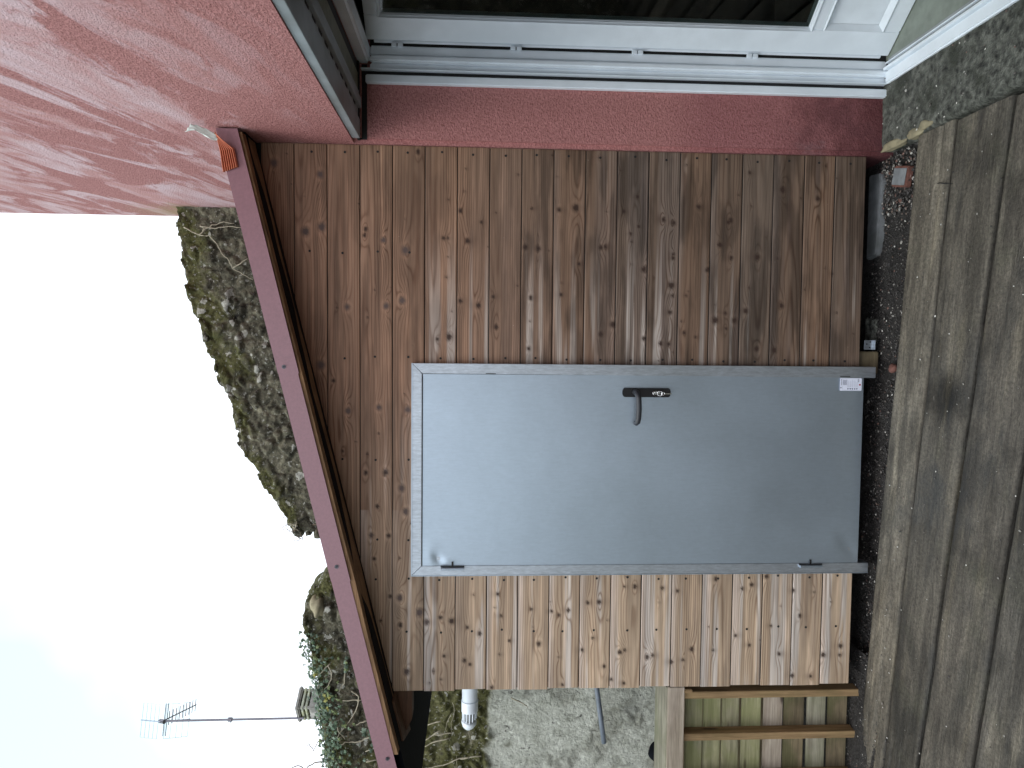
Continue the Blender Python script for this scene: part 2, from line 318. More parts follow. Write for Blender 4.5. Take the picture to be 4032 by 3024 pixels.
KN=[(0.801,2.708,0.018),(0.756,2.509,0.016),(0.508,2.574,0.02),(0.529,2.504,0.02),(0.523,2.313,0.011),(0.496,2.317,0.011),(0.476,2.232,0.011),(0.18,2.394,0.014),(0.187,2.221,0.014),(0.212,2.154,0.011),(0.176,2.439,0.006),(0.048,1.944,0.012),(-0.28,2.391,0.014),(0.488,1.951,0.008),(0.562,1.804,0.008),(0.433,2.138,0.019),(0.212,2.152,0.016),(0.476,2.235,0.013),(0.186,2.224,0.014),(0.489,1.97,0.011),(0.863,2.084,0.012),(0.478,1.865,0.014),(0.053,1.944,0.018),(0.61,1.897,0.012),(0.194,1.814,0.014),(0.45,1.55,0.014),(0.456,1.607,0.014),(0.633,1.382,0.019),(0.623,1.458,0.012),(0.462,1.249,0.01),(0.46,1.268,0.012),(0.116,1.209,0.016),(0.072,1.263,0.012),(0.231,1.581,0.012),(0.247,1.444,0.01),(0.099,1.734,0.012),(0.213,1.895,0.012),(0.235,1.748,0.01),(0.004,1.588,0.012),(0.385,1.367,0.01),(0.626,1.58,0.008),(0.317,1.959,0.006),(0.041,1.996,0.01),(-0.28,2.393,0.014),(-0.264,2.255,0.014),(-0.274,2.127,0.016),(-0.077,2.509,0.02),(-0.628,2.153,0.017),(-0.734,2.135,0.016),(-0.558,2.313,0.012),(-0.555,2.225,0.016),(-0.842,2.288,0.014),(-0.843,2.211,0.012),(-0.71,2.261,0.011),(-0.461,2.414,0.008),(-0.949,2.276,0.01),(-0.145,2.455,0.01),(-0.947,2.162,0.007),(-0.381,2.255,0.006),(-1.127,2.161,0.016),(-1.197,2.072,0.02),(-1.254,2.157,0.012),(-1.47,2.129,0.017),(-1.121,2.204,0.01),(-1.233,2.246,0.008),(-1.081,0.538,0.012),(-1.099,0.582,0.01),(-1.23,0.305,0.012),(-1.418,0.187,0.015),(-1.516,0.333,0.012),(-1.521,0.245,0.01),(-1.277,0.442,0.008),(-1.41,0.4,0.011),(-1.394,1.15,0.012),(-1.385,1.128,0.008),(-1.416,1.022,0.011),(-1.409,0.996,0.009),(-1.383,0.814,0.014),(-1.433,0.854,0.01),(-1.366,0.542,0.01),(-1.32,0.609,0.01),(-1.39,0.712,0.008),(-1.053,0.708,0.012),(-1.086,1.086,0.013),(-1.54,1.128,0.008),(-1.108,0.885,0.01),(-1.377,0.105,0.013),(-1.11,0.339,0.01),(-1.118,0.239,0.007),(-1.419,0.108,0.009),(-1.442,0.908,0.011),(-1.521,1.188,0.01),(-1.093,0.959,0.01),(-1.085,1.136,0.008),(-1.043,0.47,0.013),(-1.399,1.961,0.01),(-1.422,1.867,0.013),(-1.439,1.842,0.01),(-1.348,1.527,0.014),(-1.324,1.279,0.008),(-1.38,1.326,0.011),(-1.459,1.222,0.01),(-1.393,1.152,0.013),(-1.383,1.127,0.01),(-1.417,1.023,0.013),(-1.41,0.997,0.01),(-1.549,1.74,0.011),(-1.54,1.131,0.009),(-1.542,1.416,0.009),(-1.396,1.707,0.007),(-1.332,1.663,0.008),(-1.469,2.008,0.007),(-1.508,1.973,0.007),(-1.412,1.437,0.006),(0.735,0.443,0.013),(0.696,0.278,0.013),(0.65,0.829,0.01),(0.575,0.941,0.011),(0.591,0.677,0.012),(0.583,0.689,0.01),(0.421,0.673,0.011),(0.417,0.938,0.009),(0.373,0.779,0.01),(0.482,0.73,0.01),(0.369,1.067,0.009),(0.593,0.985,0.009),(0.359,0.199,0.007),(0.587,0.986,0.012),(0.575,0.939,0.013),(0.648,0.825,0.013),(0.48,0.724,0.012),(0.426,0.672,0.01),(0.688,1.107,0.01),(0.365,1.071,0.015),(0.295,0.944,0.018),(0.249,0.936,0.01),(0.174,0.948,0.012),(0.054,1.065,0.012),(0.029,0.952,0.011),(0.032,0.988,0.013),(0.366,0.782,0.012),(0.14,0.739,0.018),(0.141,0.652,0.014),(0.173,0.693,0.01),(0.104,0.688,0.008),(0.428,0.552,0.015),(0.184,0.599,0.014),(0.21,0.434,0.014),(0.013,0.544,0.013),(0.007,0.462,0.015),(0.731,0.442,0.014),(0.805,0.598,0.01),(0.25,0.876,0.007),(0.063,0.828,0.008),(0.082,0.882,0.009),(0.622,1.168,0.01),(0.523,1.134,0.008),(0.435,0.937,0.009),(0.556,1.098,0.008),(-1.129,2.16,0.017),(-1.221,1.976,0.012),(-1.238,1.927,0.016),(-1.242,2.038,0.015),(-1.115,1.716,0.011),(-1.216,1.702,0.009),(-1.298,1.798,0.012),(-1.254,2.158,0.012),(-1.268,1.856,0.01),(-1.193,1.393,0.011),(-1.197,1.47,0.009),(-1.216,1.436,0.01),(-1.159,1.304,0.011),(-1.156,1.251,0.013),(-1.186,1.563,0.009)]
VA= [[(0.753, 3.677), (0.727, 3.628), (0.705, 3.575), (0.702, 3.514), (0.645, 3.469), (0.591, 3.439), (0.545, 3.393), (0.499, 3.375), (0.461, 3.31), (0.427, 3.245)], [(0.503, 3.371), (0.531, 3.325), (0.563, 3.278)], [(0.736, 3.559), (0.768, 3.498), (0.788, 3.429), (0.782, 3.361)], [(0.759, 3.574), (0.749, 3.483), (0.766, 3.399), (0.756, 3.319)], [(0.705, 3.575), (0.736, 3.544), (0.766, 3.574)]]
VB= [[(-2.32, 2.56), (-2.319, 2.626), (-2.323, 2.684)], [(-2.254, 2.626), (-2.297, 2.581), (-2.352, 2.581), (-2.417, 2.608), (-2.473, 2.649), (-2.528, 2.694), (-2.574, 2.721)], [(-2.461, 2.522), (-2.474, 2.567), (-2.49, 2.613)], [(-2.569, 2.5), (-2.596, 2.558), (-2.608, 2.626), (-2.608, 2.671), (-2.63, 2.703)], [(-2.654, 2.482), (-2.671, 2.536)], [(-2.729, 2.463), (-2.742, 2.531)], [(-2.076, 2.764), (-2.117, 2.809), (-2.156, 2.843)], [(-2.089, 2.778), (-2.136, 2.753), (-2.187, 2.76), (-2.228, 2.783), (-2.274, 2.828)], [(-2.137, 2.668), (-2.207, 2.675), (-2.262, 2.707)], [(-2.676, 2.766), (-2.714, 2.739), (-2.752, 2.712), (-2.782, 2.685)], [(-2.49, 2.725), (-2.537, 2.707), (-2.584, 2.667)], [(-2.471, 2.038), (-2.498, 2.125)], [(-2.537, 2.047), (-2.601, 2.139)], [(-2.557, 1.965), (-2.564, 2.084), (-2.601, 2.148)], [(-2.59, 1.974), (-2.616, 2.093), (-2.648, 2.152)], [(-2.717, 1.77), (-2.729, 1.918), (-2.774, 2.019), (-2.795, 2.147)], [(-2.725, 1.853), (-2.734, 1.909)], [(-2.324, 1.571), (-2.348, 1.524), (-2.373, 1.478), (-2.392, 1.459)]]
IV= [(-2.052, 2.854), (-2.066, 2.836), (-2.093, 2.845), (-2.121, 2.858), (-2.171, 2.836), (-2.24, 2.841), (-2.25, 2.819), (-2.291, 2.801), (-2.232, 2.766), (-2.246, 2.775), (-2.283, 2.752), (-2.31, 2.819), (-2.332, 2.837), (-2.338, 2.775), (-2.351, 2.81), (-2.376, 2.735), (-2.375, 2.757), (-2.393, 2.797), (-2.397, 2.82), (-2.388, 2.837), (-2.402, 2.775), (-2.426, 2.757), (-2.439, 2.775), (-2.441, 2.708), (-2.45, 2.722), (-2.463, 2.749), (-2.495, 2.775), (-2.504, 2.758), (-2.536, 2.784), (-2.502, 2.646), (-2.492, 2.659), (-2.109, 2.681), (-2.087, 2.65), (-2.045, 2.658), (-2.05, 2.685), (-2.325, 2.717), (-2.518, 2.521), (-2.532, 2.516), (-2.546, 2.539), (-2.596, 2.794), (-2.634, 2.78), (-2.653, 2.767), (-2.607, 2.731), (-2.612, 2.709), (-2.635, 2.722), (-2.649, 2.704), (-2.663, 2.687), (-2.681, 2.745), (-2.704, 2.731), (-2.71, 2.696), (-2.696, 2.673), (-2.715, 2.66), (-2.742, 2.723), (-2.718, 2.758), (-2.751, 2.53), (-2.611, 2.512), (-2.58, 2.686), (-2.295, 2.89)]
def run_structure():
    XW=.8904
    # ---------- ground sheets
    mb=MB(); mb.add([(-150,-150,-.34),(150,-150,-.34),(150,150,-.34),(-150,150,-.34)],[(0,1,2,3)]); tag(mb.build('ground',M['ground']),kind='structure')
    xs=np.linspace(-5.5,1.2,420); ys=np.linspace(-.75,1.6,150); X,Y=np.meshgrid(xs,ys,indexing='ij')
    Z=-.062+.030*(fbm(X*7,Y*7,3,5)-.5)+.012*(vn(X*55,Y*55,9)-.5)+.03*sm(.2,.9,Y)
    tag(gridmesh('soil_strip',np.stack([X,Y,Z],-1),M['soil']),kind='structure')
    # mound of wet soil spilling on the deck corner
    xs=np.linspace(-2.9,-1.42,150); ys=np.linspace(-.42,.30,80); X,Y=np.meshgrid(xs,ys,indexing='ij')
    d=np.sqrt(((X+2.02)/.55)**2+((Y-.02)/.20)**2); hgt=.022*sm(1.1,.1,d)*(0.55+.9*fbm(X*9,Y*9,21,4))+.006*(vn(X*70,Y*70,4)-.3)*sm(1.1,.6,d)
    tag(gridmesh('soil_mound',np.stack([X,Y,-.016+hgt+.004*(fbm(X*20,Y*20,5)-.5)],-1),M['soil']),kind='structure')
    # ---------- deck of sleepers
    E=[(-.285,.025),(-.53,-.17),(-.83,-.39),(-1.13,-.67),(-1.42,-.95),(-1.70,-1.23),(-1.98,-1.51),(-2.26,-1.79),(-2.54,-2.07),(-2.82,-2.35),(-3.10,-2.63),(-3.38,-2.91),(-3.66,-3.19)]
    ln=lambda k,x: E[k][0]+(E[k][1]-E[k][0])*(1-x)/3
    Vs=[];Fs=[];Cs=[]; base=0
    tints=[(.158,.143,.115),(.112,.102,.084),(.124,.112,.093),(.106,.098,.083),(.114,.104,.088)]
    for k in range(len(E)-1):
        nu=300 if k<4 else 60; nv=30 if k<4 else 8
        u=np.linspace(-5.2,.897-.012*(k%3),nu); v=np.concatenate([[0,.003,.010,.022],np.linspace(.045,.955,nv-8),[.978,.990,.997,1]]) if k<4 else np.linspace(0,1,nv)
        U,V=np.meshgrid(u,v,indexing='ij'); g=.0070 if k else .0050
        wv=.006*(vn(U*2.3,U*0+k,31)-.5)
        y0=ln(k,U)-g+wv; y1=ln(k+1,U)+g+.006*(vn(U*2.3,U*0+k+1,31)-.5); Y=y0+(y1-y0)*V
        wd=np.abs(y1-y0); e=np.minimum(V,1-V)*wd
        Z=.0-.012*np.exp(-(e/.005)**1.2)+.004*(fbm(U*1.5,V*3+k*9,41)-.5)+.003*(fbm(U*4,V*22+k*5,43,4)-.5)
        # worn splits along the fibres
        s=vn(U*1.1,V*9+k*11,47); Z=Z-.010*sm(.86,.95,s)
        if k==0:
            sp=.62+.10*np.sin(U*2.1+.5)*1.0; Z=Z-.012*np.exp(-((V-sp)/.025)**2)*sm(-.4,.2,U); Z=Z-.006*sm(.55,.75,V)*sm(.6,-.5,U)
        if k==1:
            for (cx,cy,rx,ry) in ((-.18,-.47,.09,.035),(-.22,-.62,.045,.02),(-.1,-.5,.05,.02)): Z=Z-.012*np.exp(-(((U-cx)/rx)**2+((Y-cy)/ry)**2)**2)
        Z[:,0]=-.07; Z[:,-1]=-.07
        for (kx,kv,kk) in ((-.75,.35,0),(.3,.6,1),(-1.2,.5,2),(.55,.3,2),(-.35,.5,3)):
            if k==kk: Z=Z+.004*np.exp(-(((U-kx)/.03)**2+((V-kv)*.27/.018)**2))
        P=np.stack([U,Y,Z],-1)
        c=np.array(tints[k%5])[None,None]*(0.60+.75*fbm(U*1.6,V*2+k*17,51,4))[...,None]
        wet=sm(.50,.66,fbm(U*1.3+k,V*1.6+k*3,57,4))*.45+.35*sm(-.9,-2.0,U)*sm(2.5,1,k+V*0); c=c*(1-.75*np.clip(wet,0,1))[...,None]
        if k==1: c=c*(1-.72*np.exp(-(((U+.17)/.10)**2+((Y+.5)/.15)**2)**2))[...,None]
        mud=np.exp(-(e/.007)**1.5); mud=np.maximum(mud,sm(.56,.70,fbm(U*5.5+k*3,V*1.7+k*7,69,5))*.45); c=c*(1-.75*mud[...,None])
        pale=sm(.62,.78,fbm(U*2.2+5,V*6+k*7,61,4)); c=c*(1+.35*pale)[...,None]+np.array([.012,.009,.002])*pale[...,None]
        idx=np.arange(nu*nv).reshape(nu,nv)+base
        Vs.append(P.reshape(-1,3)); Cs.append(c.reshape(-1,3)); Fs.append(np.stack([idx[:-1,:-1],idx[:-1,1:],idx[1:,1:],idx[1:,:-1]],-1).reshape(-1,4)); base+=nu*nv
        # right end caps
    V_=np.concatenate(Vs);F_=np.concatenate(Fs)
    o=mesh('deck',V_.tolist(),F_.tolist(),M['deck'],None,True); attr(o,'stain',np.concatenate(Cs),'FLOAT_COLOR')
    tag(o,'deck of wide weathered grey timber sleepers','deck',kind='structure')
    # ---------- house
    H=thing('house',(XW,1.86,0),'pink rendered house wall with an open white glazed door on the right','house')
    mb=MB(); vs,fs=prism([(1.86,-.3),(1.86,6),(-4.2,6),(-4.2,-.3),(-1.62,-.3),(-1.62,2.342),(-.030,2.342),(-.030,-.3)],'x',XW,1.338); mb.add(vs,fs)
    mb2=MB(); mb2.box(1.338,6,1.55,1.857,-.3,6); 
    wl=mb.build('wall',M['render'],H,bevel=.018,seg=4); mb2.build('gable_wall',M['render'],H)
    # lintel underside pieces (roller shutter box)
    y0,y1=-.072,-1.618
    pcs=[('shutter_box',[(.896,.975,2.326,2.36),(.976,1.020,2.334,2.36),(1.0215,1.062,2.320,2.36),(1.066,1.095,2.331,2.36)],'pvc_grey'),('shutter_slat',[(1.098,1.172,2.335,2.36)],'olive'),('shutter_slot',[(1.173,1.22,2.339,2.36),(1.0955,1.0975,2.339,2.36),(1.0625,1.0655,2.339,2.36)],'slot')]
    for nm,bxs,mt in pcs:
        mb=MB()
        for a,b,c,d in bxs: mb.box(a,b,y1,y0,c,d)
        mb.build(nm,M[mt],H,bevel=.0015)
    mb=MB()
    for i in range(16): yy=-.15-i*.092; MB().box(1.010,1.0195,yy-.045,yy,2.3325,2.336).build('brush_slot',M['slot'],H)
    mb=MB(); mb.box(.902,1.221,-.0325,-.0290,2.302,2.3415); mb.box(.897,1.22,-.0735,-.0335,2.330,2.3405); mb.box(1.301,1.336,-1.6,-.033,2.30,2.341); mb.build('box_gap',M['slot'],H)
    # pvc frame: head, jamb guides, sill
    mb=MB(); mb.box(1.222,1.300,y1,-.032,2.288,2.345); fr=mb.build('door_frame',M['pvc'],H,bevel=.010,seg=3,smooth=False)
    def bx(nm,a,par,mt='pvc',bv=.004):
        q=MB(); q.box(*a); return q.build(nm,M[mt],par,bevel=bv)
    bx('shutter_guide',(1.137,1.172,-.058,-.0305,.004,2.305),H)
    bx('guide_slot',(1.1725,1.1925,-.0345,-.0305,.004,2.33),H,'slot',0)
    bx('guide_lip',(1.1927,1.1975,-.062,-.0305,.004,2.325),H,bv=.001)
    bx('jamb_profile',(1.198,1.222,-.048,-.0305,.004,2.287),fr,'pvc')
    bx('jamb_profile',(1.2225,1.252,-.070,-.0305,.004,2.287),fr,'pvc',.008)
    bx('jamb_profile',(1.2525,1.297,-.050,-.0305,.004,2.287),fr,'pvc',.006)
    bx('frame_gap',(1.2975,1.337,-.038,-.0305,.004,2.287),fr,'slot',0)
    sill=bx('sill_track',(1.190,1.246,y1,-.062,-.01,.020),fr,'pvc',.006)
    bx('track_rib',(1.2465,1.258,y1,-.071,-.01,.036),sill,'pvc',.002); bx('track_rib',(1.2585,1.300,y1,-.071,-.01,.014),sill,'pvc_grey',.002); bx('track_rib',(1.276,1.281,y1,-.071,.0145,.026),sill,'pvc',.001)
    # opened leaf, hinged at the jamb, swung into the room
    lf=bpy.data.objects.new('door_leaf',None)
    Ml=Matrix.Translation((1.315,-.058,.0))@Matrix.Rotation(math.radians(-51.5),4,'Z')
    def T(mb): mb.v=[tuple(Ml@Vector(v)) for v in mb.v]; return mb
    W=.78; z0,z1=.006,2.300; gb,gt=.404,2.234
    mb=MB(); a,b=.0,.062
    mb.box(0,.108,a,b,z0,z1); mb.box(W-.108,W,a,b,z0,z1); mb.box(.108,W-.108,a,b,z0,.082); mb.box(.108,W-.108,a,b,.342,gb); mb.box(.108,W-.108,a,b,gt,z1)
    leaf=T(mb).build('door_leaf',M['pvc'],H,bevel=.003)
    def bead(x0,x1,za,zb,w=.026,dp=.016):
        q=MB()
        vs=[(x0-w,-.001,za-w),(x1+w,-.001,za-w),(x1+w,-.001,zb+w),(x0-w,-.001,zb+w),(x0,dp,za),(x1,dp,za),(x1,dp,zb),(x0,dp,zb),(x0-w*.8,-.008,za-w*.8),(x1+w*.8,-.008,za-w*.8),(x1+w*.8,-.008,zb+w*.8),(x0-w*.8,-.008,zb+w*.8)]
        fs=[(i,(i+1)%4,8+(i+1)%4,8+i) for i in range(4)]+[(8+i,8+(i+1)%4,4+(i+1)%4,4+i) for i in range(4)]
        q.add(vs,fs); return T(q)
    bead(.112,W-.112,gb+.004,gt-.004,.014).build('glazing_bead',M['pvc'],leaf); bead(.128,W-.128,.104,.322,.024).build('panel_bead',M['pvc'],leaf)
    T(MB().box(.09,W-.09,.018,.026,.07,.36)).build('lower_panel',M['pvc'],leaf)
    T(MB().box(.10,W-.10,.014,.020,gb-.01,gt+.01)).build('glass',M['glass'],leaf)
    T(MB().box(-.014,-.0015,.002,.05,z0+.03,z1-.03)).build('rebate',M['pvc'],leaf,bevel=.002)
    for z in (.62,1.13,1.66,2.17):
        mb=MB()
        mb.box(1.288,1.306,-.064,-.050,z-.024,z-.002); mb.box(1.288,1.306,-.064,-.050,z+.002,z+.024); mb.build('hinge',M['pvc'],leaf,bevel=.002)
    # room behind the door
    def pl(nm,a,mt): return bx(nm,a,H,mt,0)
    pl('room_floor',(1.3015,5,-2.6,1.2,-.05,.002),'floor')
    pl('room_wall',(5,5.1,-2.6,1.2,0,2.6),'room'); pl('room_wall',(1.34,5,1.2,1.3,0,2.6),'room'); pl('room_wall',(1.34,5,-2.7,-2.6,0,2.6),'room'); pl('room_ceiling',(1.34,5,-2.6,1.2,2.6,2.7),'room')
    # ---------- doorstep
    ny=260; prof=[(.904,-.12),(.903,-.05),(.905,-.018),(.915,.000),(.94,.004),(.98,.005),(1.03,.004),(1.08,.006),(1.13,.006),(1.17,.007),(1.205,.008)]
    ys=np.linspace(-.013,-3.6,ny); P=np.zeros((ny,len(prof),3))
    for j,(px,pz) in enumerate(prof):
        P[:,j,0]=px+(.012*(vn(ys*9,ys*0+j*.3,71)-.5) if j<5 else 0); P[:,j,1]=ys; P[:,j,2]=pz+.010*(fbm(ys*8,ys*0+j*.9,73,4)-.5)*(j>1)+.004*(vn(ys*40,ys*0+j*3,75)-.5)*(j>1)
    o=gridmesh('doorstep',P,M['step']); tag(o,'dark mossy concrete doorstep below the white door track','doorstep')
    def lump(name,c,r,mt,par,seed,sub=2,squash=None):
        bm=bmesh.new(); bmesh.ops.create_icosphere(bm,subdivisions=sub+1,radius=1)
        rr=random.Random(seed); ph=[rr.uniform(0,9) for _ in range(6)]
        for v in bm.verts:
            p=v.co.copy(); n=1+.16*math.sin(3*p.x+ph[0])*math.sin(2.6*p.y+ph[1])+.12*math.sin(5*p.z+ph[2]+3*p.x)+.06*math.sin(9*p.y+ph[3])*math.sin(8*p.x+ph[4])
            v.co=Vector((c[0]+p.x*n*r[0],c[1]+p.y*n*r[1],c[2]+p.z*n*r[2]))
        me=bpy.data.meshes.new(name); bm.to_mesh(me); bm.free(); me.materials.append(mt); me.polygons.foreach_set('use_smooth',[True]*len(me.polygons))
        q=bpy.data.objects.new(name,me); COL.objects.link(q)
        if par: q.parent=par; q.matrix_parent_inverse=par.matrix_world.inverted()
        return q
    lump('edge_stone',(.918,-.10,-.012),(.024,.105,.022),M['stonepale'],o,1); lump('edge_stone',(.921,-.262,-.008),(.026,.062,.020),M['stonepale'],o,2); lump('edge_stone',(.931,-.335,-.002),(.020,.045,.016),M['stonepale'],o,5)
    return lump
lump=run_structure()
# ---------------------------------------------------------------- stone wall
def run_wall():
    T0=[(-7,2.75),(-4,2.74),(-2.817,2.774),(-2.5,2.819),(-2.247,2.849),(-1.995,2.908),(-1.775,2.953),(-1.62,2.90),(-1.496,2.80),(-1.42,2.70),(-1.36,2.56),(-1.25,2.55),(-1.225,2.80),(-1.19,3.03),(-1.06,3.10),(-.95,3.17),(-.818,3.232),(-.70,3.31),(-.635,3.349),(-.394,3.406),(-.154,3.50),(.144,3.594),(.321,3.656),(.557,3.711),(.90,3.735),(1.0,3.735)]
    a=np.array(T0); xs=np.concatenate([np.linspace(-7,-3.2,120),np.linspace(-3.18,.889,900)])
    zt=np.interp(xs,a[:,0],a[:,1]); zt=zt+.035*(np.floor(vn(xs*9,xs*0,81)*3)/3-.3)+.035*(fbm(xs*22,xs*0,83,4)-.5); 
    r=np.random.default_rng(3)
    # stone cells
    nS=2600; sx=r.uniform(-3.6,1,nS); sz=r.uniform(.0,3.9,nS); sh=r.uniform(-.5,1,nS)
    nv=270; P=np.zeros((len(xs),nv+14,3)); cem=np.zeros(P.shape[:2]); top=np.zeros(P.shape[:2])
    v=np.linspace(0,1,nv)**.8
    Z=-.2+(zt[:,None]+.2)*v[None]; X=np.repeat(xs[:,None],nv,1)
    bz=1.70+.10*(fbm(X*3,Z*0+1,91,4)-.5)*2-.25*sm(-2.3,-2.7,X)*0; cm=sm(.03,-.03,Z-bz-.12*(fbm(X*9,Z*9,93,4)-.5))*sm(-1.0,-1.3,X)
    cm=cm*(1-sm(.58,.72,fbm(X*4,Z*4,95,4))*.35)
    rub=np.zeros_like(X)
    # cellular relief
    key=np.round(X*5)*1000
    D=np.full(X.shape,9.); Hh=np.zeros(X.shape); Xw=X+.03*(fbm(X*14,Z*14,97,3)-.5); Zw=Z+.03*(fbm(X*14+9,Z*14,99,3)-.5)
    D2=np.full(X.shape,9.)
    g=.12; cells={}
    for i in range(nS): cells.setdefault((int(math.floor(sx[i]/g)),int(math.floor(sz[i]/g))),[]).append(i)
    ci=np.floor(Xw/g).astype(int); cj=np.floor(Zw/g).astype(int)
    maxn=max(len(c) for c in cells.values())
    i0,j0=-70,-5; tab=np.full((90,50,maxn),-1,int)
    for (i,j),l in cells.items(): tab[i-i0,j-j0,:len(l)]=l
    for di in(-1,0,1):
        for dj in(-1,0,1):
            T=tab[np.clip(ci+di-i0,0,89),np.clip(cj+dj-j0,0,49)]
            for q in range(maxn):
                k=T[...,q]; ok=k>=0; kk=np.where(ok,k,0); d=np.where(ok,np.hypot((Xw-sx[kk])*.8,(Zw-sz[kk])*1.15),9.)
                nb=d<D; D2=np.where(nb,D,np.minimum(D2,d)); Hh=np.where(nb,sh[kk],Hh); D=np.minimum(D,d)
    edge=np.clip((D2-D)/.035,0,1); edge=np.where(D>5,1,edge)
    rel=(.010+.028*np.clip(Hh,0,1))*sm(0,1,edge)+.028*(fbm(X*6,Z*6,101,5)-.5)+.016*(fbm(X*40,Z*40,103,3)-.5)
    relc=.006*(fbm(X*8,Z*8,105,5)-.5)+.004*(fbm(X*35,Z*26,107,4)-.5)+.008
    rel=rel*(1-cm)+relc*cm
    y=1.50-rel
    P[:,:nv]=np.stack([X,y,Z],-1); cem[:,:nv]=cm; top[:,:nv]=np.maximum(sm(.42,0,zt[:,None]-Z),1.45*sm(-1.7,-1.95,X)*sm(1.45,1.7,Z)*sm(2.75,2.4,Z))
    for j in range(14):   # rounded crest and back
        t=(j+1)/14; 
        if t<.75:
            q=t/.75; P[:,nv+j,0]=xs; P[:,nv+j,1]=1.5-rel[:,-1]+q*.5; P[:,nv+j,2]=zt+.03*math.sin(q*math.pi)+.03*(vn(xs*18,xs*0+j,109)-.5)
        else:
            q=(t-.75)/.25; P[:,nv+j,0]=xs; P[:,nv+j,1]=2.0; P[:,nv+j,2]=zt*(1-q)-.2*q
        top[:,nv+j]=1
    o=gridmesh('stone_wall',P,M['stone']); attr(o,'cem',cem.ravel()); attr(o,'top',top.ravel())
    tag(o,'old mossy rubble stone wall with a broken top behind the shed roof','wall')
    # loose stones bedded along the broken crest
    rr=random.Random(5); k=0
    for i in range(16):
        x=rr.uniform(-1.17,.5) if i<10 else rr.uniform(-2.9,-1.45)
        z=float(np.interp(x,a[:,0],a[:,1])); s=rr.uniform(.018,.032)
        q=lump('crest_stone',(x,1.5+rr.uniform(-.01,.1),z-.006),(s*1.5,s,s*.6),M['stone'],o,i,1); n=len(q.data.vertices); attr(q,'cem',np.zeros(n)); attr(q,'top',np.full(n,rr.uniform(.2,1)))
    for (x,z,s) in ((-1.20,2.99,.07),(-1.22,2.86,.055),(-1.215,2.92,.04),(-1.19,2.76,.06),(-1.23,2.68,.05),(-1.45,2.72,.05)):
        q=lump('crest_stone',(x,1.53,z),(s*.8,s,s*.6),M['stone'],o,int(z*100),1); n=len(q.data.vertices); attr(q,'cem',np.zeros(n)); attr(q,'top',np.full(n,.1))
    q=lump('ochre_stone',(-1.71,1.50,2.855),(.085,.06,.045),M['stonepale'],o,77,2)
    # unseen wall added on the left so the door glass reflects something dark
    ys=np.linspace(1.5,-9,260); vz=np.linspace(0,1,60); Yg,Vg=np.meshgrid(ys,vz,indexing='ij'); tz=3.05+.12*(fbm(Yg*.8,Yg*0,201,3)-.5)
    Zg=-.3+(tz+.3)*Vg; Xg=-5.4+.05*(fbm(Yg*4,Zg*4,203,4)-.5)
    Pg=np.concatenate([np.stack([Xg,Yg,Zg],-1),np.stack([Xg[:,-1:]-.4,Yg[:,-1:],tz[:,-1:]],-1),np.stack([Xg[:,-1:]-.4,Yg[:,-1:],tz[:,-1:]*0-.3],-1)],1)
    q=gridmesh('unseen_side_wall',Pg[::-1],M['stone']); n=Pg.shape[0]*Pg.shape[1]; attr(q,'cem',np.zeros(n)); attr(q,'top',np.repeat(np.linspace(0,.6,Pg.shape[1])[None],Pg.shape[0],0)[::-1].ravel()); tag(q,'unseen rubble wall added at the left of the yard for the door glass to reflect','wall')
    return a
TOPW=run_wall()
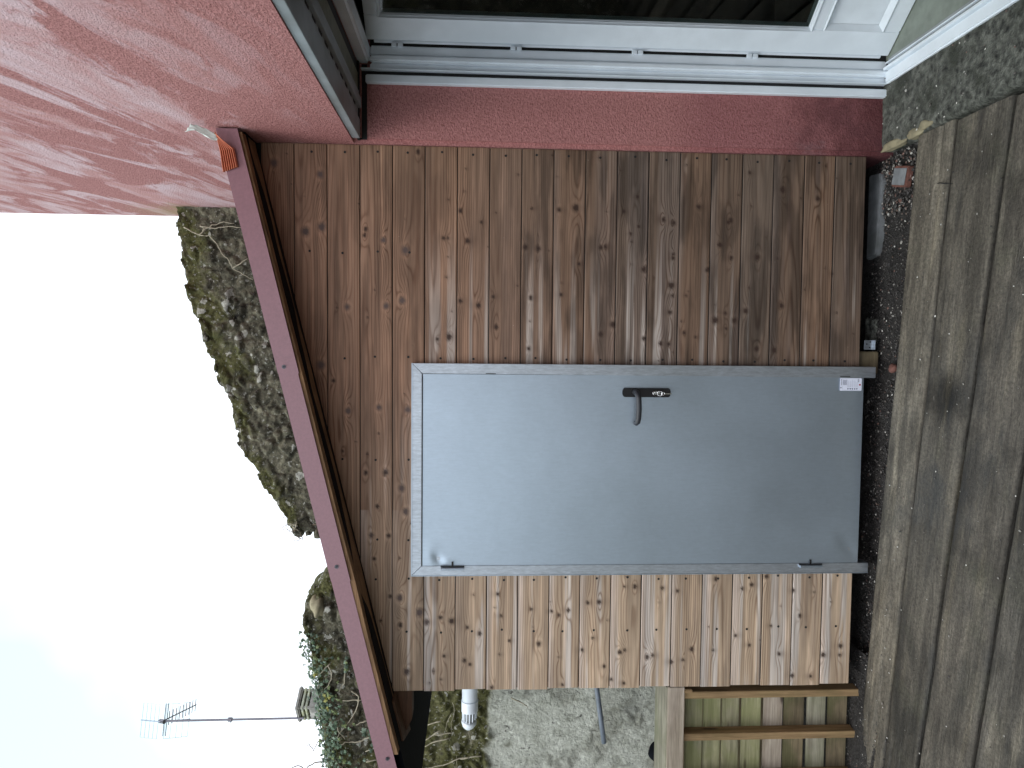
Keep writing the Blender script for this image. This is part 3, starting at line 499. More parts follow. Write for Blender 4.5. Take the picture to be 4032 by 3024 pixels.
# ---------------------------------------------------------------- shed
ZT=lambda x: 2.668+.2435*x            # top edge of the roof trim along x (sloping down to the left)
def run_shed():
    S=thing('shed',(-.35,0,0),'timber clad shed with a steel door and a sloping mauve metal roof trim','shed')
    kn=np.array(KN); P0=2.4801; pt=.1425
    VV=[];FF=[];AH=[];AK=[];AC=[];AKC=[];base=0
    rg=np.random.default_rng(11)
    sets={}
    def seg(i,x0,x1,side):
        nonlocal base
        zt_=P0-pt*i-.0019; zb=zt_-pt+.0038
        nu=max(8,int((x1-x0)/.0065)); nv=27
        u=np.linspace(x0,x1,nu); v=np.concatenate([[0,.010,.025],np.linspace(.06,.94,nv-6),[.975,.990,1]])
        X,V=np.meshgrid(u,v,indexing='ij'); Z=zb+(zt_-zb)*V
        e=np.minimum(V,1-V)*pt; Y=-.0018*(1-np.exp(-(e/.0012)**2))
        ex=np.minimum(X-x0,x1-X); Y=Y*(.3+.7*sm(0,.003,ex))
        Y=Y+.0022*(vn(X*1.2,X*0+i*3+side,13)-.5)+.0015*(V-.5)*math.sin(i*2.3+side)
        zc=Z-(zb+zt_)/2; s=i*7.13+side*3.7
        # growth rings: distance to the pith of a tapered, wandering log
        dp=.012+.10*rg.random()+.022*X*np.sign(math.sin(s))+.05*(fbm(X*.9+s,X*0,15,3)-.5); off=(rg.random()-.5)*.11
        r=np.sqrt((zc-off-.02*(vn(X*.8,X*0+s,17)-.5))**2+(dp*.55)**2)
        H=r*105
        K=np.zeros_like(X); HL=np.zeros_like(X); KC=np.zeros(X.shape+(3,))+np.array([.05,.03,.024])
        near=kn[(np.abs(kn[:,1]-(zb+zt_)/2)<pt*.62)&(kn[:,0]>x0-.2)&(kn[:,0]<x1+.2)]
        extra=[(rg.uniform(x0,x1),rg.uniform(zb,zt_),rg.uniform(.003,.006)) for _ in range(int((x1-x0)*3.2))]
        for (kx,kz,kr) in list(near)+extra:
            q=((X-kx)/1.15)**2+(Z-kz)**2; d=np.sqrt(q); asp=np.sqrt(((X-kx)/3.2)**2+(Z-kz)**2)
            H=H+ (kr*105)*1.5*np.exp(-(asp/(kr*1.25))**1.5)*(1 if math.sin(kx*40)>-.6 else -1)
            w=d*(1+.05*np.sin(np.arctan2(Z-kz,X-kx)*3+kx*50))
            K=np.maximum(K,sm(kr*.92,kr*.50,w)*(.95 if kr>.0075 else .8)); 
            K=np.maximum(K,.35*np.exp(-((w-kr*.95)/(kr*.18))**2))
            K=np.maximum(K,(.36 if kz<2.05 else .10)*np.exp(-(((X-kx)/(kr*1.6))**2+((Z-kz-kr*.9*math.sin(kx*77))/(kr*2.1))**2))); HL=np.maximum(HL,np.exp(-((w-kr*1.45)/(kr*.45))**2)*(.55 if kr>.0115 else .25)); kc=(np.array([.105,.075,.066]) if (kr>.0125 and kz>1.98) else np.array([.036,.018,.012])); kw=sm(kr*4,kr*2,d)[...,None]; KC=KC*(1-kw)+kc*kw
        # colour
        up=float(sm(.9,2.25,zb+.07))  # warm above, darker brown below: own colour with some shade painted in
        lx=sm(-.1,-1.35,X)            # boards paler towards the left end: partly own colour, partly painted-in light
        warm=np.array([.315,.190,.122]); brown=np.array([.205,.132,.088]); pale=np.array([.50,.385,.270]); grey=np.array([.125,.108,.090]); pink=np.array([.64,.56,.50])
        jit=1+.16*(rg.random()-.5)
        b0=(warm*up+(brown*(.72+.28*math.cos(i*1.7))+grey*(.28-.28*math.cos(i*1.7)))*(1-up))*jit
        b1=pale*(1+.16*(rg.random()-.5))
        c=b0*(1-lx[...,None]*.92)+b1*lx[...,None]*.92
        # long sapwood streaks at one edge
        sid=1 if rg.random()<.7 else -1; st=sm(.12,.34,V*sid-(.5 if sid>0 else -.5)*1+(.5 if sid<0 else 0)-.08+.35*(fbm(X*1.1+s,V*0+s,19,3)-.5))
        stc=np.where(lx[...,None]>.5,pink,np.array([.205,.165,.140])*(1-up)+np.array([.31,.19,.125])*up); k_=(.55 if rg.random()<.75 else .15)
        c=c*(1-st[...,None]*k_)+stc*st[...,None]*k_
        wst=sm(.56,.66,fbm(X*.8+s,V*5.5+s,23,3))*np.maximum(lx*.75,(.55*sm(.60,-.05,X) if side==2 else 0)); c=c*(1-wst[...,None])+np.array([.62,.58,.53])*wst[...,None]
        # dark damp stains, mostly on the right
        ds=sm(.46,.70,fbm(X*3.8+s*2,V*3.4+s,25,5))*(1-lx)*(.45 if up<.5 else .2); c=c*(1-ds[...,None])
        vi=sm(.60,.78,fbm(X*1.6+s,V*3.5+s*3,27,4))*.22*(1-up); c=c*(1-vi[...,None])+np.array([.15,.125,.125])*vi[...,None]
        mid=fbm(X*2.6+s,V*9+s,71,4)-.5; c=c*(1+.75*mid[...,None])
        pl_=sm(.62,.74,fbm(X*3.1+s*5,V*2.5+s,29,4))*.35; c=c*(1+pl_[...,None]*.5)
        c=c*(1+.38*HL[...,None]); zr=ZT(X)-.098; Z=np.minimum(Z,zr); AKC.append(KC.reshape(-1,3))
        idx=np.arange(X.size).reshape(X.shape)+base
        VV.append(np.stack([X,Y,Z],-1).reshape(-1,3)); FF.append(np.stack([idx[:-1,:-1],idx[1:,:-1],idx[1:,1:],idx[:-1,1:]],-1).reshape(-1,4))
        AH.append(H.ravel());AK.append(K.ravel());AC.append(c.reshape(-1,3)); base+=X.size
    XL,XR=-1.5603,.888
    for i in range(-2,17):
        if i<=2: seg(i,XL+.002*(i%2),XR,0)
        else: seg(i,XL+.003*((i*5)%3-1),-1.006,1); seg(i,-.072,XR,2)
    o=mesh('cladding',np.concatenate(VV).tolist(),np.concatenate(FF).tolist(),M['clad'],S,True)
    attr(o,'h',np.concatenate(AH)); attr(o,'knot',np.concatenate(AK)); attr(o,'kcol',np.concatenate(AKC),'FLOAT_COLOR'); attr(o,'stain',np.concatenate(AC),'FLOAT_COLOR')
    # hidden backing so the gaps between boards read dark, sides and back
    mb=MB(); zr=lambda x: ZT(x)-.10
    for (x0,x1,za) in ((-1.555,-1.005,.075),(-.075,.886,.075),(-1.005,-.075,2.07)):
        vs,fs=prism([(x0,za),(x1,za),(x1,zr(x1)),(x0,zr(x0))],'y',.006,.04); mb.add(vs,fs)
    mb.build('backing',M['slot'],S)
    mb=MB(); vs,fs=prism([(.002,.06),(1.38,.06),(1.38,zr(-1.56)),(.002,zr(-1.56))],'x',-1.554,-1.53); mb.add(vs,fs); mb.build('side_wall',M['soffit'],S)
    # screws
    r=random.Random(4); mb=MB()
    for i in range(-1,17):
        zc=P0-pt*i-pt/2
        cols=[-1.285,-1.045,-.043,.858] + ([-.50,-.86,.42] if i<=2 else [])
        for x in cols:
            z=zc+r.uniform(-.008,.008)
            if z<ZT(x)-.13: MB().disc((x+r.uniform(-.006,.006),-.0024,z),.0054,n=8,th=.0012).build('screw',M['slot'],S)
    # footing seen in the gap under the cladding
    mb=MB(); mb.box(-.10,.005,.030,.09,-.05,.056); mb.build('sole_plate',M['slat_dark'],S,bevel=.004)
    # roof
    x0,x1=-2.04,.887
    vs,fs=prism([(x0,ZT(x0)-.10),(x1,ZT(x1)-.10),(x1,ZT(x1)-.012),(x0,ZT(x0)-.012)],'y',-.150,1.40); MB().add(vs,fs).build('roof',M['black'],S)
    mb=MB()
    vs,fs=prism([(-1.566,-.085),(-1.748,-.085),(-1.805,.118),(-1.566,.135)],'z',0,1); vs=[(v[0],v[1],ZT(v[0])-(.108 if v[2]<.5 else .1003)) for v in vs]; mb.add(vs,fs)
    mb.build('soffit_board',M['soffit'],S)
    n=170; xs=np.linspace(-1.745,.875,n); yb=-.040+.030*(fbm(xs*2.6,xs*0,33,4)-.5)+.012*(vn(xs*11,xs*0,37)-.5); low=.094+.005*vn(xs*5,xs*0,35)
    V=[];F=[]
    for k in range(n):
        x=float(xs[k]); zz=ZT(x)-float(low[k]); y_=float(yb[k])
        V+= [(x,-.194,zz),(x,-.194,ZT(x)-.07),(x,y_,zz-.006),(x,y_,ZT(x)-.07)]
    for k in range(n-1):
        b=4*k; F+=[(b,b+4,b+5,b+1),(b+2,b+3,b+7,b+6),(b,b+2,b+6,b+4),(b+1,b+5,b+7,b+3)]
    F+=[(0,1,3,2),(4*n-4,4*n-2,4*n-1,4*n-3)]
    mb=MB(); mb.add(V,F); mb.build('barge_board',M['edge'],S)
    for (a,b,yo,dz) in ((-.108,.884,-.2055,.005),(-.985,-.100,-.2010,0),(-2.75,-.977,-.1965,-.004)):
        mb=MB(); h=.081
        vs,fs=prism([(a,ZT(a)-h-dz),(b,ZT(b)-h-dz),(b,ZT(b)),(a,ZT(a))],'y',yo,yo+.0028); mb.add(vs,fs)
        vs,fs=prism([(a,ZT(a)-.002),(b,ZT(b)-.002),(b,ZT(b)+.001),(a,ZT(a)+.001)],'y',yo+.0028,-.09); mb.add(vs,fs)
        t=mb.build('roof_trim',M['fascia'],S)
        for (sx,sz) in ((-.081,2.617),(-.922,2.405),(-1.761,2.192)):
            if a<=sx<=b and not(sx==-.081 and a<-.5):
                q=MB(); q.disc((sx,yo,sz),.0085,n=14,th=.0025); q.disc((sx,yo-.0025,sz),.005,n=10,th=.003); q.build('trim_screw',M['steel'],t,bevel=.0006)
                q=MB(); q.disc((sx,yo-.0056,sz),.0030,n=6,th=.0006); q.build('screw_recess',M['slot'],t)
    # wall plate end sticking out on the left
    mb=MB(); vs,fs=prism([(-1.565,2.105),(-1.565,2.19),(-1.79,2.185),(-1.775,2.14),(-1.70,2.105)],'y',.015,.11); mb.add(vs,fs)
    mb.build('plate_end',M['soffit'],S,bevel=.004)
    mb=MB(); mb.tube([(-1.900,.02,2.165),(-1.925,.02,2.155),(-1.955,.02,2.128),(-2.00,.02,2.10),(-2.10,.02,2.07)],[.004,.009,.011,.011,.009],8); mb.build('drip_strip',M['tape'],S,smooth=True)
    return S
SHED=run_shed()
# ---------------------------------------------------------------- steel door (part of the shed)
def run_door():
    S=SHED
    mb=MB(); y0,y1=-.034,.03; t=.0006
    # mitred frame: two legs and a head, thin light gaps at the mitres
    for poly in ([(-.0655,-.001),(-.0655,2.105-t),(-.110,2.0605-t),(-.115,-.001)],[(-1.018,.004),(-.972,.004),(-.974,2.0605-t),(-1.007-.010,2.105-t)]):
        vs,fs=prism(poly,'y',y0,y1); mb.add(vs,fs)
    vs,fs=prism([(-1.0165,2.106),(-.9735,2.0625),(-.1105,2.0625),(-.0650,2.106)],'y',y0,y1); mb.add(vs,fs)
    fr=mb.build('door_frame',M['galvf'],S,bevel=.0012)
    mb=MB(); mb.box(-1.0175,-.0645,-.0365,-.0345,2.1025,2.1075); mb.box(-1.0195,-1.0165,-.0365,-.0345,.004,2.1075); mb.build('frame_lip',M['galv'],fr)
    MB().box(-.1105,-.1075,-.0346,-.0340,1.735,1.780).build('latch_slot',M['slot'],fr); MB().box(-.1105,-.1075,-.0346,-.0340,.118,.165).build('latch_slot',M['slot'],fr)
    # leaf with slight oil-canning and dents by the hinges
    xs=np.linspace(-.9735,-.1125,120); zs=np.linspace(.052,2.0575,240); X,Z=np.meshgrid(xs,zs,indexing='ij')
    Y=-.0300-.0022*np.sin((X+.97)/.86*math.pi)*np.sin((Z-.05)/2*math.pi)-.0016*(fbm(X*1.6,Z*1.1,35,3)-.5)
    def dent(cx,cz,rx,rz,a,ang=0):
        c,s=math.cos(ang),math.sin(ang); u=(X-cx)*c+(Z-cz)*s; v=-(X-cx)*s+(Z-cz)*c
        return a*np.exp(-(u/rx)**2-(v/rz)**2)
    Y+=dent(-.945,1.985,.035,.018,.004,.7)+dent(-.925,2.02,.06,.03,-.0018)+dent(-.955,1.955,.012,.03,-.003)+dent(-.90,.10,.08,.03,.0025,.6)+dent(-.86,.16,.05,.05,-.0012)
    lf=gridmesh('door_leaf',np.stack([X,Y,Z],-1),M['galv'],S)
    mb=MB(); mb.box(-.9730,-.1130,-.0275,.010,.0525,2.057); mb.build('leaf_core',M['galvf'],lf)
    mb=MB(); mb.box(-.972,-.125,-.0338,-.024,2.0583,2.0615); mb.build('top_gap',M['slot'],lf)
    for z0,z1 in ((1.872,1.974),(.226,.330)):
        mb=MB(); mb.tube([(-.985,-.0415,z0),(-.985,-.0415,z1)],.0062,12); zc=(z0+z1)/2
        h=mb.build('hinge',M['galv'],lf,smooth=False); mb=MB(); mb.box(-.977,-.955,-.0375,-.034,zc-.004,zc+.004); mb.box(-.978,-.9735,-.0385,-.0345,z0-.002,z1+.002); mb.build('hinge_pin',M['blackm'],h)
    # handle set
    hp=MB(); n=18; poly=[]
    zc0,zc1=.948,1.167; xc=-.1885; hw=.0205
    for k in range(9): a=math.pi*k/8; poly.append((xc+hw*math.cos(a),zc1-.010+.010*math.sin(a)))
    for k in range(9): a=math.pi+math.pi*k/8; poly.append((xc+hw*math.cos(a),zc0+.010+.010*math.sin(a)))
    vs,fs=prism(poly,'y',-.043,-.0325); hp.add(vs,fs); pl=hp.build('handle_plate',M['blackm'],lf,bevel=.002)
    mb=MB(); mb.tube([(xc+.003,-.043,1.112),(xc+.003,-.060,1.112),(xc+.001,-.075,1.111),(xc-.008,-.084,1.108),(xc-.022,-.087,1.104),(xc-.07,-.087,1.102),(xc-.112,-.087,1.104),(xc-.128,-.084,1.106),(xc-.135,-.075,1.110),(xc-.134,-.064,1.113)],[.0125,.0125,.0125,.0125,.0125,.0125,.0125,.0122,.0115,.0100],14)
    mb.build('lever',M['handle'],pl,smooth=True)
    mb=MB(); mb.tube([(xc,-.043,1.018),(xc,-.050,1.018)],.0085,16); mb.box(xc-.005,xc+.005,-.050,-.043,.999,1.018); lk=mb.build('lock_cylinder',M['chrome'],pl,bevel=.0008)
    # keys: one in the lock, a ring, a second key hanging
    mb=MB(); mb.box(xc-.0012,xc+.0012,-.068,-.050,1.013,1.023); mb.tube([(xc+.0+.009*math.cos(a),-.070,1.026+.010*math.sin(a)) for a in np.linspace(0,2*math.pi,17)],.0018,6,False)
    mb.tube([(xc-.002+.010*math.cos(a),-.073+.003*math.sin(a),1.006+.011*math.sin(a)) for a in np.linspace(0,2*math.pi,21)],.0014,6,False)
    mb.tube([(xc-.003+.007*math.cos(a),-.066,.990+.007*math.sin(a)) for a in np.linspace(0,2*math.pi,17)],.0022,6,False); mb.box(xc-.0055,xc-.001,-.067,-.0655,.952,.985)
    k=mb.build('keys',M['chrome']); tag(k,'small steel keys on a ring hanging from the lock of the steel door','keys')
    # paper label at the foot
    def rrect(x0,x1,z0,z1,r):
        p=[]
        for cx,cz,a0 in ((x1-r,z1-r,0),(x0+r,z1-r,1),(x0+r,z0+r,2),(x1-r,z0+r,3)):
            for k in range(5): a=math.pi/2*(a0+k/4); p.append((cx+r*math.cos(a),cz+r*math.sin(a)))
        return p
    LX=-.0025
    vs,fs=prism(rrect(-.1715+LX,-.1145+LX,.064,.166,.002),'y',-.0350,-.0343); mb=MB(); mb.add(vs,fs); lb=mb.build('paper_label',M['paper'])
    tag(lb,'small white paper label stuck low on the right edge of the steel door','label')
    ink=MB(); gi=MB(); yy=-.0353
    def bar(m,x0,x1,z0,z1): m.box(x0+LX,x1+LX,yy,-.03495,z0,z1)
    rr=random.Random(2)
    bar(ink,-.148,-.118,.1570,.1590)
    for k in range(7): bar(ink,-.146,-.1216+rr.uniform(-.002,.0),.1335+k*.0029,.1347+k*.0029)
    for k,z in enumerate((.1278,.117,.107,.096,.086)):
        ink.disc((-.1634+LX,-.0350,z),.0034,n=12,th=.0004)
        for q in range(2): bar(gi,-.156,-.119-rr.uniform(0,.014),z+.0012-q*.0042,z+.0022-q*.0042)
    ink.disc((-.1585+LX,-.0350,.1605),.0028,n=12,th=.0004); bar(gi,-.165,-.152,.1535,.1545)
    bar(gi,-.133,-.118,.0765,.0830)
    ink.build('print',M['ink'],lb); gi.build('fine_print',M['greyink'],lb); mb=MB(); mb.box(-.148+LX,-.141+LX,yy,-.03495,.0685,.0762); mb.build('red_mark',M['redink'],lb)
run_door()
# ---------------------------------------------------------------- crumpled copper flashing at the wall end of the roof
def run_small():
    n=40;mw=57; P=np.zeros((n,mw,3))
    L=[(.705,-.2095,2.852),(.790,-.214,2.862),(.845,-.222,2.872),(.862,-.226,2.878)]; Rr=[(.728,-.2095,2.792),(.800,-.216,2.806),(.828,-.226,2.846),(.852,-.230,2.872)]
    def ev(Q,t):
        t=t*(len(Q)-1); i=min(int(t),len(Q)-2); f=t-i; return np.array(Q[i])*(1-f)+np.array(Q[i+1])*f
    for a in range(n):
        t=a/(n-1); l,r=ev(L,t),ev(Rr,t)
        for b in range(mw):
            s=b/(mw-1); p=l*(1-s)+r*s; p[1]-=.0045*math.sin(s*7*2*math.pi)*(1-.3*t)+.004; P[a,b]=p
    c=gridmesh('lead_strip',P,M['copper']); c.name='copper_flashing'; c.modifiers.new('s','SOLIDIFY').thickness=.0012
    tag(c,'crumpled pleated copper coloured strip at the top end of the roof trim','flashing')
    P=np.zeros((14,7,3)); A=[(.858,-.228,2.878),(.866,-.232,2.900),(.876,-.236,2.922),(.882,-.240,2.940),(.884,-.244,2.958),(.886,-.246,2.966)]; B=[(.832,-.226,2.862),(.826,-.232,2.880),(.836,-.240,2.905),(.850,-.246,2.928),(.862,-.252,2.955),(.850,-.256,2.985)]
    for a in range(14):
        l,r=ev(A,a/13),ev(B,a/13)
        for b in range(7): P[a,b]=l*(1-b/6)+r*b/6; P[a,b,1]+=.004*math.sin(b*2.1+a*1.3)
    q=gridmesh('white_backing',P,M['tape'],c); q.modifiers.new('s','SOLIDIFY').thickness=.001
    # vent pipe with grille
    VP=thing('vent_pipe',(-2.2,1.31,1.847),'white plastic vent pipe with a slotted end against the stone wall','pipe')
    mb=MB(); mb.tube([(-1.5,1.31,1.850),(-2.335,1.31,1.847)],.050,28); mb.build('pipe',M['pvc'],VP,smooth=False).data.polygons.foreach_set('use_smooth',[True]*30)
    mb=MB(); mb.tube([(-2.275,1.31,1.847),(-2.34,1.31,1.847)],.0535,28); mb.tube([(-2.270,1.31,1.847),(-2.275,1.31,1.847)],.0555,28); cl=mb.build('collar',M['pvc'],VP)
    mb=MB()
    for k in range(14):
        a=2*math.pi*k/14; c_,s_=math.cos(a),math.sin(a); mb.tube([(-2.335,1.31+.047*c_,1.847+.047*s_),(-2.405-.02*s_,1.31+.044*c_,1.847+.044*s_)],.0045,6)
    mb.build('grille',M['pvc'],VP)
    mb=MB(); mb.tube([(-2.335,1.31,1.847),(-2.41,1.31,1.847)],.034,20); mb.build('pipe_core',M['pvc_grey'],VP)
    mb=MB(); mb.tube([(-2.405,1.31,1.850),(-2.42,1.31,1.852),(-2.445,1.31,1.856),(-2.462,1.31,1.858)],[.050,.049,.037,.018],24); mb.build('end_cap',M['pvc'],VP,smooth=True)
    mb=MB(); mb.tube([(-1.5,1.36,1.108),(-2.235,1.36,1.010),(-2.42,1.36,.983),(-2.60,1.36,.957)],.017,14); q=mb.build('conduit',M['tube'],smooth=True); tag(q,'thin grey plastic conduit sticking out past the shed in front of the wall','conduit')
    # slatted bin
    B=thing('slatted_bin',(-2.2,.03,0),'low slatted timber bin with green stained slats beside the shed','bin')
    x1=-1.567; x0=-3.0
    def bx(nm,a,mt,bv=.003,par=B):
        q=MB(); q.box(*a); o=q.build(nm,M[mt],par,bevel=bv); return o
    bx('top_board',(x0,x1-.012,.032,.245,.878,.917),'timberx',.004)
    bx('front_rail',(x0,x1-.002,.012,.0305,.838,.915),'slat_pale',.003)
    for k,xx in enumerate((-1.636,-1.839,-2.05,-2.26,-2.47,-2.68,-2.89)): bx('upright',(xx,xx+.034,.030,.092,-.03 if k else -.02,.836),'timber',.002)
    zz=[(.723,.805),(.634,.717),(.543,.627),(.436,.531),(.329,.422),(.223,.323),(.116,.207),(.009,.104)]; mt=['slat_green','slat_green','slat_green','slat_green','slat_pale','slat_dark','timberx','slat_dark']
    for k,(a,b) in enumerate(zz): bx('slat',(x0,x1-.03,.0935,.112,a,b),mt[k],.005)
    bx('side_board',(x1-.032,x1-.014,.1,.9,.0,.60),'slat_dark'); bx('back_board',(x0,x1-.05,.88,.9,.0,.60),'slat_dark'); bx('corner_post',(x1-.034,x1-.016,.014,.096,.80,.8775),'timber')
    q=lump('plastic_bag',(-2.56,1.10,.56),(.12,.12,.145),M['black'],None,9,3); tag(q,'crumpled black plastic bag behind the slatted bin','bag')
    # concrete pieces, tile, brick, bracket, twig
    mb=MB(); vs,fs=prism([(.455,.056),(.785,.030),(.83,.045),(.84,.14),(.44,.14)],'z',-.085,-.034); mb.add(vs,fs); q=mb.build('concrete_slab',M['concrete'],bevel=.006); tag(q,'pale concrete slab edge lying under the cladding near the pink wall','slab')
    mb=MB(); vs,fs=prism([(.03,.085),(.16,.075),(.17,.15),(.03,.15)],'z',-.09,-.046); mb.add(vs,fs); q=mb.build('concrete_slab',M['step'],bevel=.006); tag(q,'short broken concrete piece under the cladding beside the door frame','slab')
    mb=MB(); mb.box(.014,.058,.046,.049,-.030,.012); mb.box(.014,.058,.030,.049,-.033,-.030); br=mb.build('steel_bracket',M['galvf'],bevel=.001); tag(br,'small galvanised angle bracket under the cladding beside the door','bracket')
    mb=MB()
    for x,z in ((.024,-.014),(.040,.000),(.050,-.016)): mb.disc((x,.0462,z),.0035,n=8,th=.0006)
    mb.build('bolt_hole',M['slot'],br)
    Mt=Matrix.Translation((.775,-.115,-.040))@Matrix.Rotation(math.radians(-14),4,'Z')
    mb=MB(); mb.box(-.045,.045,-.055,.055,-.02,.008,Mt); q=mb.build('paving_tile',M['brick'],bevel=.004); mb=MB(); mb.box(-.036,.036,-.048,.048,.0085,.012,Mt); mb.build('tile_face',M['concrete'],q,bevel=.002); tag(q,'small square stone tile with red edges set in the gravel','tile')
    q=lump('brick_fragment',(-.068,-.118,-.030),(.022,.026,.016),M['brick'],None,12,1); tag(q,'round red brick fragment by the deck edge near the door frame','brick')
    mb=MB(); mb.tube([(.672,-.430,.004),(.668,-.455,.010),(.658,-.485,.010),(.650,-.52,.004)],[.0016,.0022,.0020,.0012],6); q=mb.build('twig',M['slot']); tag(q,'thin dark curved twig lying on the deck','twig')
    # chimney and aerial
    CH=thing('chimney',(-5.76,8,0),'squat rendered chimney with slotted stone cap beyond the wall','chimney')
    Mc=Matrix.Translation((-5.72,8.1,0))@Matrix.Rotation(math.radians(-32),4,'Z')
    def cb(nm,a,mt,bv=.01): q=MB(); q.box(*a,Mc); return q.build(nm,M[mt],CH,bevel=bv)
    cb('stack',(-.17,.17,-.17,.17,0,4.405),'mortar',.01); cb('flue_core',(-.11,.11,-.11,.11,4.40,4.58),'slot',0)
    for z in (4.405,4.475,4.540): 
        pass
    for (a,b,w) in ((4.432,4.468,.175),(4.492,4.530,.178)): cb('louvre_slab',(-w,w,-w,w,a,b),'terra',.008)
    cb('cap_slab',(-.20,.20,-.20,.20,4.552,4.615),'mortar',.02)
    cb('louvre_leg',(-.165,-.13,-.165,-.13,4.405,4.552),'mortar',.0);cb('louvre_leg',(.13,.165,-.165,-.13,4.405,4.552),'mortar',.0);cb('louvre_leg',(.13,.165,.13,.165,4.405,4.552),'mortar',.0);cb('louvre_leg',(-.165,-.13,.13,.165,4.405,4.552),'mortar',.0)
    A=thing('tv_aerial',(-5.87,7.96,4.6),'rooftop TV aerial on a tall thin mast above the chimney','aerial')
    mb=MB(); mb.tube([(-5.875,7.96,4.50),(-5.885,7.96,6.74)],.017,10); mb.tube([(-5.878,7.96,5.62),(-5.878,7.96,5.68)],.034,10); mb.tube([(-5.84,7.94,5.65),(-5.93,7.98,5.65)],.012,6); mb.build('mast',M['alu'],A)
    b0=Vector((-5.88,7.93,6.70)); bd=Vector((-.30,.955,0)).normalized(); pd=Vector((.955,.30,0)).normalized()
    mb=MB(); mb.tube([b0-bd*.05,b0+bd*1.45],.010,8); mb.tube([b0+Vector((0,0,-.05)),b0+bd*.06+Vector((0,0,.04))],.035,8); mb.build('boom',M['alu'],A)
    for k in range(9):
        c=b0+bd*(.30+k*.14); mb=MB(); mb.tube([c-pd*(.105),c+pd*(.105)],.007,6); mb.build('director',M['alu'],A)
    c=b0+bd*.17; mb=MB()
    for dz in(-.02,.02): mb.tube([c-pd*.24+Vector((0,0,dz)),c+pd*.24+Vector((0,0,dz))],.008,6)
    mb.build('dipole',M['alu2'],A)
    for sg in(1,-1):
        mb=MB(); arm=(bd*.45+Vector((0,0,sg))).normalized(); mb.tube([b0,b0+arm*.42],.010,6)
        for k in range(5): c=b0+arm*(.06+k*.085); mb.tube([c-pd*.25,c+pd*.25],.0032,5)
        for s in(-1,1): mb.tube([b0+arm*.06+pd*.25*s,b0+arm*.40+pd*.25*s],.0032,5)
        mb.build('reflector',M['alu2'],A)
run_small()
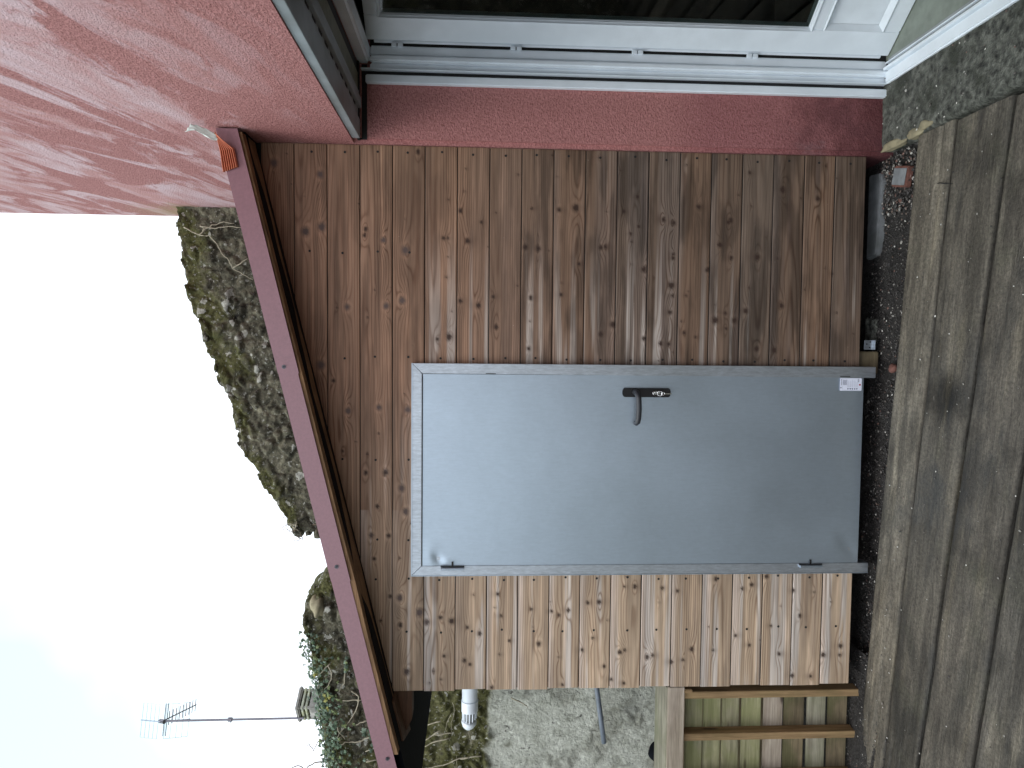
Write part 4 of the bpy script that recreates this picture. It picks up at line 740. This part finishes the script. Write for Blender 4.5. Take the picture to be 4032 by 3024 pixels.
# ---------------------------------------------------------------- plants
def run_plants():
    V1=thing('dead_creeper',(.3,1.45,3.2),'bare pale creeper stems clinging to the wall next to the house','creeper')
    rr=random.Random(8)
    def stem(path,y,par,r0=.0045,mt='vine'):
        pts=[]
        for k in range(len(path)-1):
            for q in range(3):
                t=q/3; pts.append((lerp(path[k][0],path[k+1][0],t)+rr.uniform(-.003,.003),y+rr.uniform(-.006,.006),lerp(path[k][1],path[k+1][1],t)+rr.uniform(-.003,.003)))
        pts.append((path[-1][0],y,path[-1][1])); n=len(pts)
        MB().tube(pts,[r0*(1-.5*i/n) for i in range(n)],6).build('stem',M[mt],par,smooth=True)
    for p in VA: stem(p,1.452,V1,.004)
    for k in range(7):
        x=rr.uniform(-1.24,-1.12); z=rr.uniform(2.7,3.0); p=[(x,z)]
        for q in range(5): p.append((p[-1][0]+rr.uniform(-.06,.03),p[-1][1]+rr.uniform(-.05,.05)))
        stem(p,1.44,V1,.003,'vine' if k%2 else 'vined')
    IVY=thing('ivy',(-2.3,1.42,2.7),'green ivy with woody stems hanging over the left part of the stone wall','ivy')
    for p in VB: stem(p,1.435,IVY,.0048)
    for k in range(26):
        x=rr.uniform(-2.95,-2.0); z=rr.uniform(2.3,2.8); p=[(x,z)]
        for q in range(5): p.append((p[-1][0]+rr.uniform(-.07,.05),p[-1][1]+rr.uniform(-.02,.08)))
        stem(p,1.455,IVY,rr.uniform(.002,.0045),'vined')
    for k in range(7):
        x=rr.uniform(-2.95,-2.3); z=rr.uniform(1.75,2.05); p=[(x,z)]
        for q in range(3): p.append((p[-1][0]+rr.uniform(-.10,-.03),p[-1][1]+rr.uniform(-.03,.03)))
        stem(p,1.46,IVY,rr.uniform(.0012,.002),'vine')
    shape=[(0,-.10),(.22,-.42),(.55,-.30),(.42,-.02),(.62,.22),(.26,.30),(0,.75),(-.26,.30),(-.62,.22),(-.42,-.02),(-.55,-.30),(-.22,-.42)]
    Vv=[];Ff=[];Cc=[]
    def leafat(x,y,z,s,col,face=None):
        b=len(Vv); d=Vector((rr.uniform(-.7,.7),-1,rr.uniform(-.1,1.0))).normalized(); q=d.to_track_quat('Z','Y').to_matrix()@Matrix.Rotation(rr.uniform(0,6.28),3,'Z')
        Vv.append(tuple(Vector((x,y,z))+q@Vector((0,.05*s,.10*s)))); Cc.append([c*1.15 for c in col])
        for (a,c) in shape: Vv.append(tuple(Vector((x,y,z))+q@Vector((a*s,c*s,-.16*s*abs(a)-.05*s)))); Cc.append(col)
        for i in range(12): Ff.append((b,b+1+i,b+1+(i+1)%12))
    pal=[(.055,.095,.055),(.075,.13,.07),(.11,.17,.10),(.045,.075,.045),(.13,.17,.06),(.18,.25,.18)]
    for (x,z) in IV:
        for q in range(2): leafat(x+rr.uniform(-.03,.03),1.41+rr.uniform(-.03,.02),z+rr.uniform(-.03,.03),rr.uniform(.016,.032),rr.choice(pal))
    for k in range(850):
        x=-1.86-1.2*rr.random()**.75; zt=float(np.interp(x,TOPW[:,0],TOPW[:,1])); z=zt+.035-abs(rr.gauss(0,.07)); c=rr.choice(pal)
        leafat(x,1.43+rr.uniform(-.05,.10),z,rr.uniform(.011,.026),c)
    for (x,z) in ((-2.13,2.855),(-2.27,2.80),(-2.30,2.79),(-2.28,2.77),(-2.36,2.78)): leafat(x,1.40,z,.028,(.30,.30,.07))
    for k in range(40):
        leafat(rr.uniform(-3,-2.3),1.445,rr.uniform(2.2,2.7),rr.uniform(.008,.018),rr.choice(pal))
    leafat(-2.44,1.44,1.865,.036,(.33,.31,.06)); leafat(-2.41,1.44,1.88,.028,(.30,.27,.08))
    o=mesh('leaves',Vv,Ff,M['leaf'],IVY); attr(o,'stain',Cc,'FLOAT_COLOR')
    # moss tufts along the crest
    Vv=[];Ff=[];Cc=[]
    for k in range(9000):
        x=rr.uniform(-3.0,.80); zt=float(np.interp(x,TOPW[:,0],TOPW[:,1]))
        if -1.42<x<-1.2: continue
        if vnoise1(x*4)<.40: continue
        y=1.485+rr.uniform(-.02,.12); z=zt+rr.uniform(-.10,.014)*(.3+vnoise1(x*7+3)); s=rr.uniform(.004,.012); a=rr.uniform(0,6.28)
        dx=math.cos(a)*s*.35; b=len(Vv)
        Vv.extend([(x-dx,y,z),(x+dx,y,z),(x+rr.uniform(-s,s),y-s*.7,z+s*rr.uniform(-.6,1.1))]); Ff.append((b,b+1,b+2)); c=rr.choice([(.10,.13,.02),(.15,.19,.03),(.055,.07,.02),(.20,.24,.035),(.06,.055,.03)]); Cc+= [c]*3
    o=mesh('moss',Vv,Ff,M['leaf']); attr(o,'stain',Cc,'FLOAT_COLOR'); tag(o,'yellow green moss growing along the crest of the stone wall','moss',kind='stuff')
def vnoise1(x): return float(vn(np.array([x]),np.array([.5]),123)[0])
run_plants()
# ---------------------------------------------------------------- gravel
def run_gravel():
    r=np.random.default_rng(19)
    T=(1+5**.5)/2; ico=np.array([(-1,T,0),(1,T,0),(-1,-T,0),(1,-T,0),(0,-1,T),(0,1,T),(0,-1,-T),(0,1,-T),(T,0,-1),(T,0,1),(-T,0,-1),(-T,0,1)])/1.9
    fc=np.array([(0,11,5),(0,5,1),(0,1,7),(0,7,10),(0,10,11),(1,5,9),(5,11,4),(11,10,2),(10,7,6),(7,1,8),(3,9,4),(3,4,2),(3,2,6),(3,6,8),(3,8,9),(4,9,5),(2,4,11),(6,2,10),(8,6,7),(9,8,1)])
    pal=np.array([(.035,.033,.032),(.055,.05,.048),(.08,.075,.07),(.11,.10,.09),(.30,.29,.26),(.15,.085,.07),(.15,.11,.09),(.55,.54,.50)]); pr=np.array([.40,.29,.14,.08,.03,.02,.02,.02])
    def field(name,n,fx,label,cat,smin,smax,prob):
        V=[];F=[];C=[]
        for k in range(n):
            x,y,z=fx(); s=r.uniform(smin,smax)*(1.8 if r.random()<.03 else 1); q=ico*(1+.3*(r.random((12,1))-.5)); a=r.random()*6.28
            q=q*np.array([1,r.uniform(.5,.9),r.uniform(.35,.6)])*s; R=np.array([[math.cos(a),-math.sin(a),0],[math.sin(a),math.cos(a),0],[0,0,1]]); q=q@R.T+np.array([x,y,z])
            c=pal[r.choice(8,p=prob)]*r.uniform(.7,1.25)
            V.append(q);F.append(fc+12*k);C.append(np.repeat(c[None],12,0))
        o=mesh(name,np.concatenate(V).tolist(),np.concatenate(F).tolist(),M['gravelv'],None,False); attr(o,'stain',np.concatenate(C),'FLOAT_COLOR'); tag(o,label,cat,kind='stuff')
    yl=lambda x: -.285+(.310)*(1-x)/3
    def f1():
        x=r.uniform(-2.0,.905); y0=yl(x); y=r.uniform(y0+.005,.13); z=-.062+.030*(float(fbm(np.array([x*7]),np.array([y*7]),3,5)[0])-.5)+.004; return x,y,z
    field('gravel',5200,f1,'dark wet gravel and shell grit between shed and deck','gravel',.0022,.0062,pr)
    def f3():
        x=r.uniform(.62,.90); y0=yl(x); y=r.uniform(y0+.005,.05); return x,y,-.055+r.uniform(0,.012)
    field('pebbles',420,f3,'reddish and pale pebbles in the corner by the pink wall','pebbles',.004,.010,np.array([.20,.20,.17,.14,.08,.08,.09,.04]))
    def f2():
        a=r.random()*6.28; q=r.random()**.6; x=-1.95+q*.55*math.cos(a); y=.0+q*.22*math.sin(a); d=math.hypot((x+2.02)/.55,(y-.02)/.20); return x,y,-.010+.020*max(0,1-d)
    field('soil_grit',1900,f2,'grit in the wet soil heaped on the deck corner','grit',.002,.005,pr)
    def f4():
        x=r.uniform(-2.4,.88); y=yl(x)-.01-r.random()**1.7*1.0; return x,y,.003
    field('deck_debris',260,f4,'tiny white chips scattered over the deck','debris',.0014,.0050,np.array([.15,.1,.1,.1,.2,.0,.05,.3]))
    def f5():
        y=-r.random()*1.0-.01; x=r.uniform(.92,1.18); return x,y,.010
    field('step_debris',90,f5,'pale grit scattered on the doorstep','debris',.0015,.0055,np.array([.15,.1,.1,.15,.2,.05,.05,.2]))
run_gravel()
bpy.context.view_layer.update()
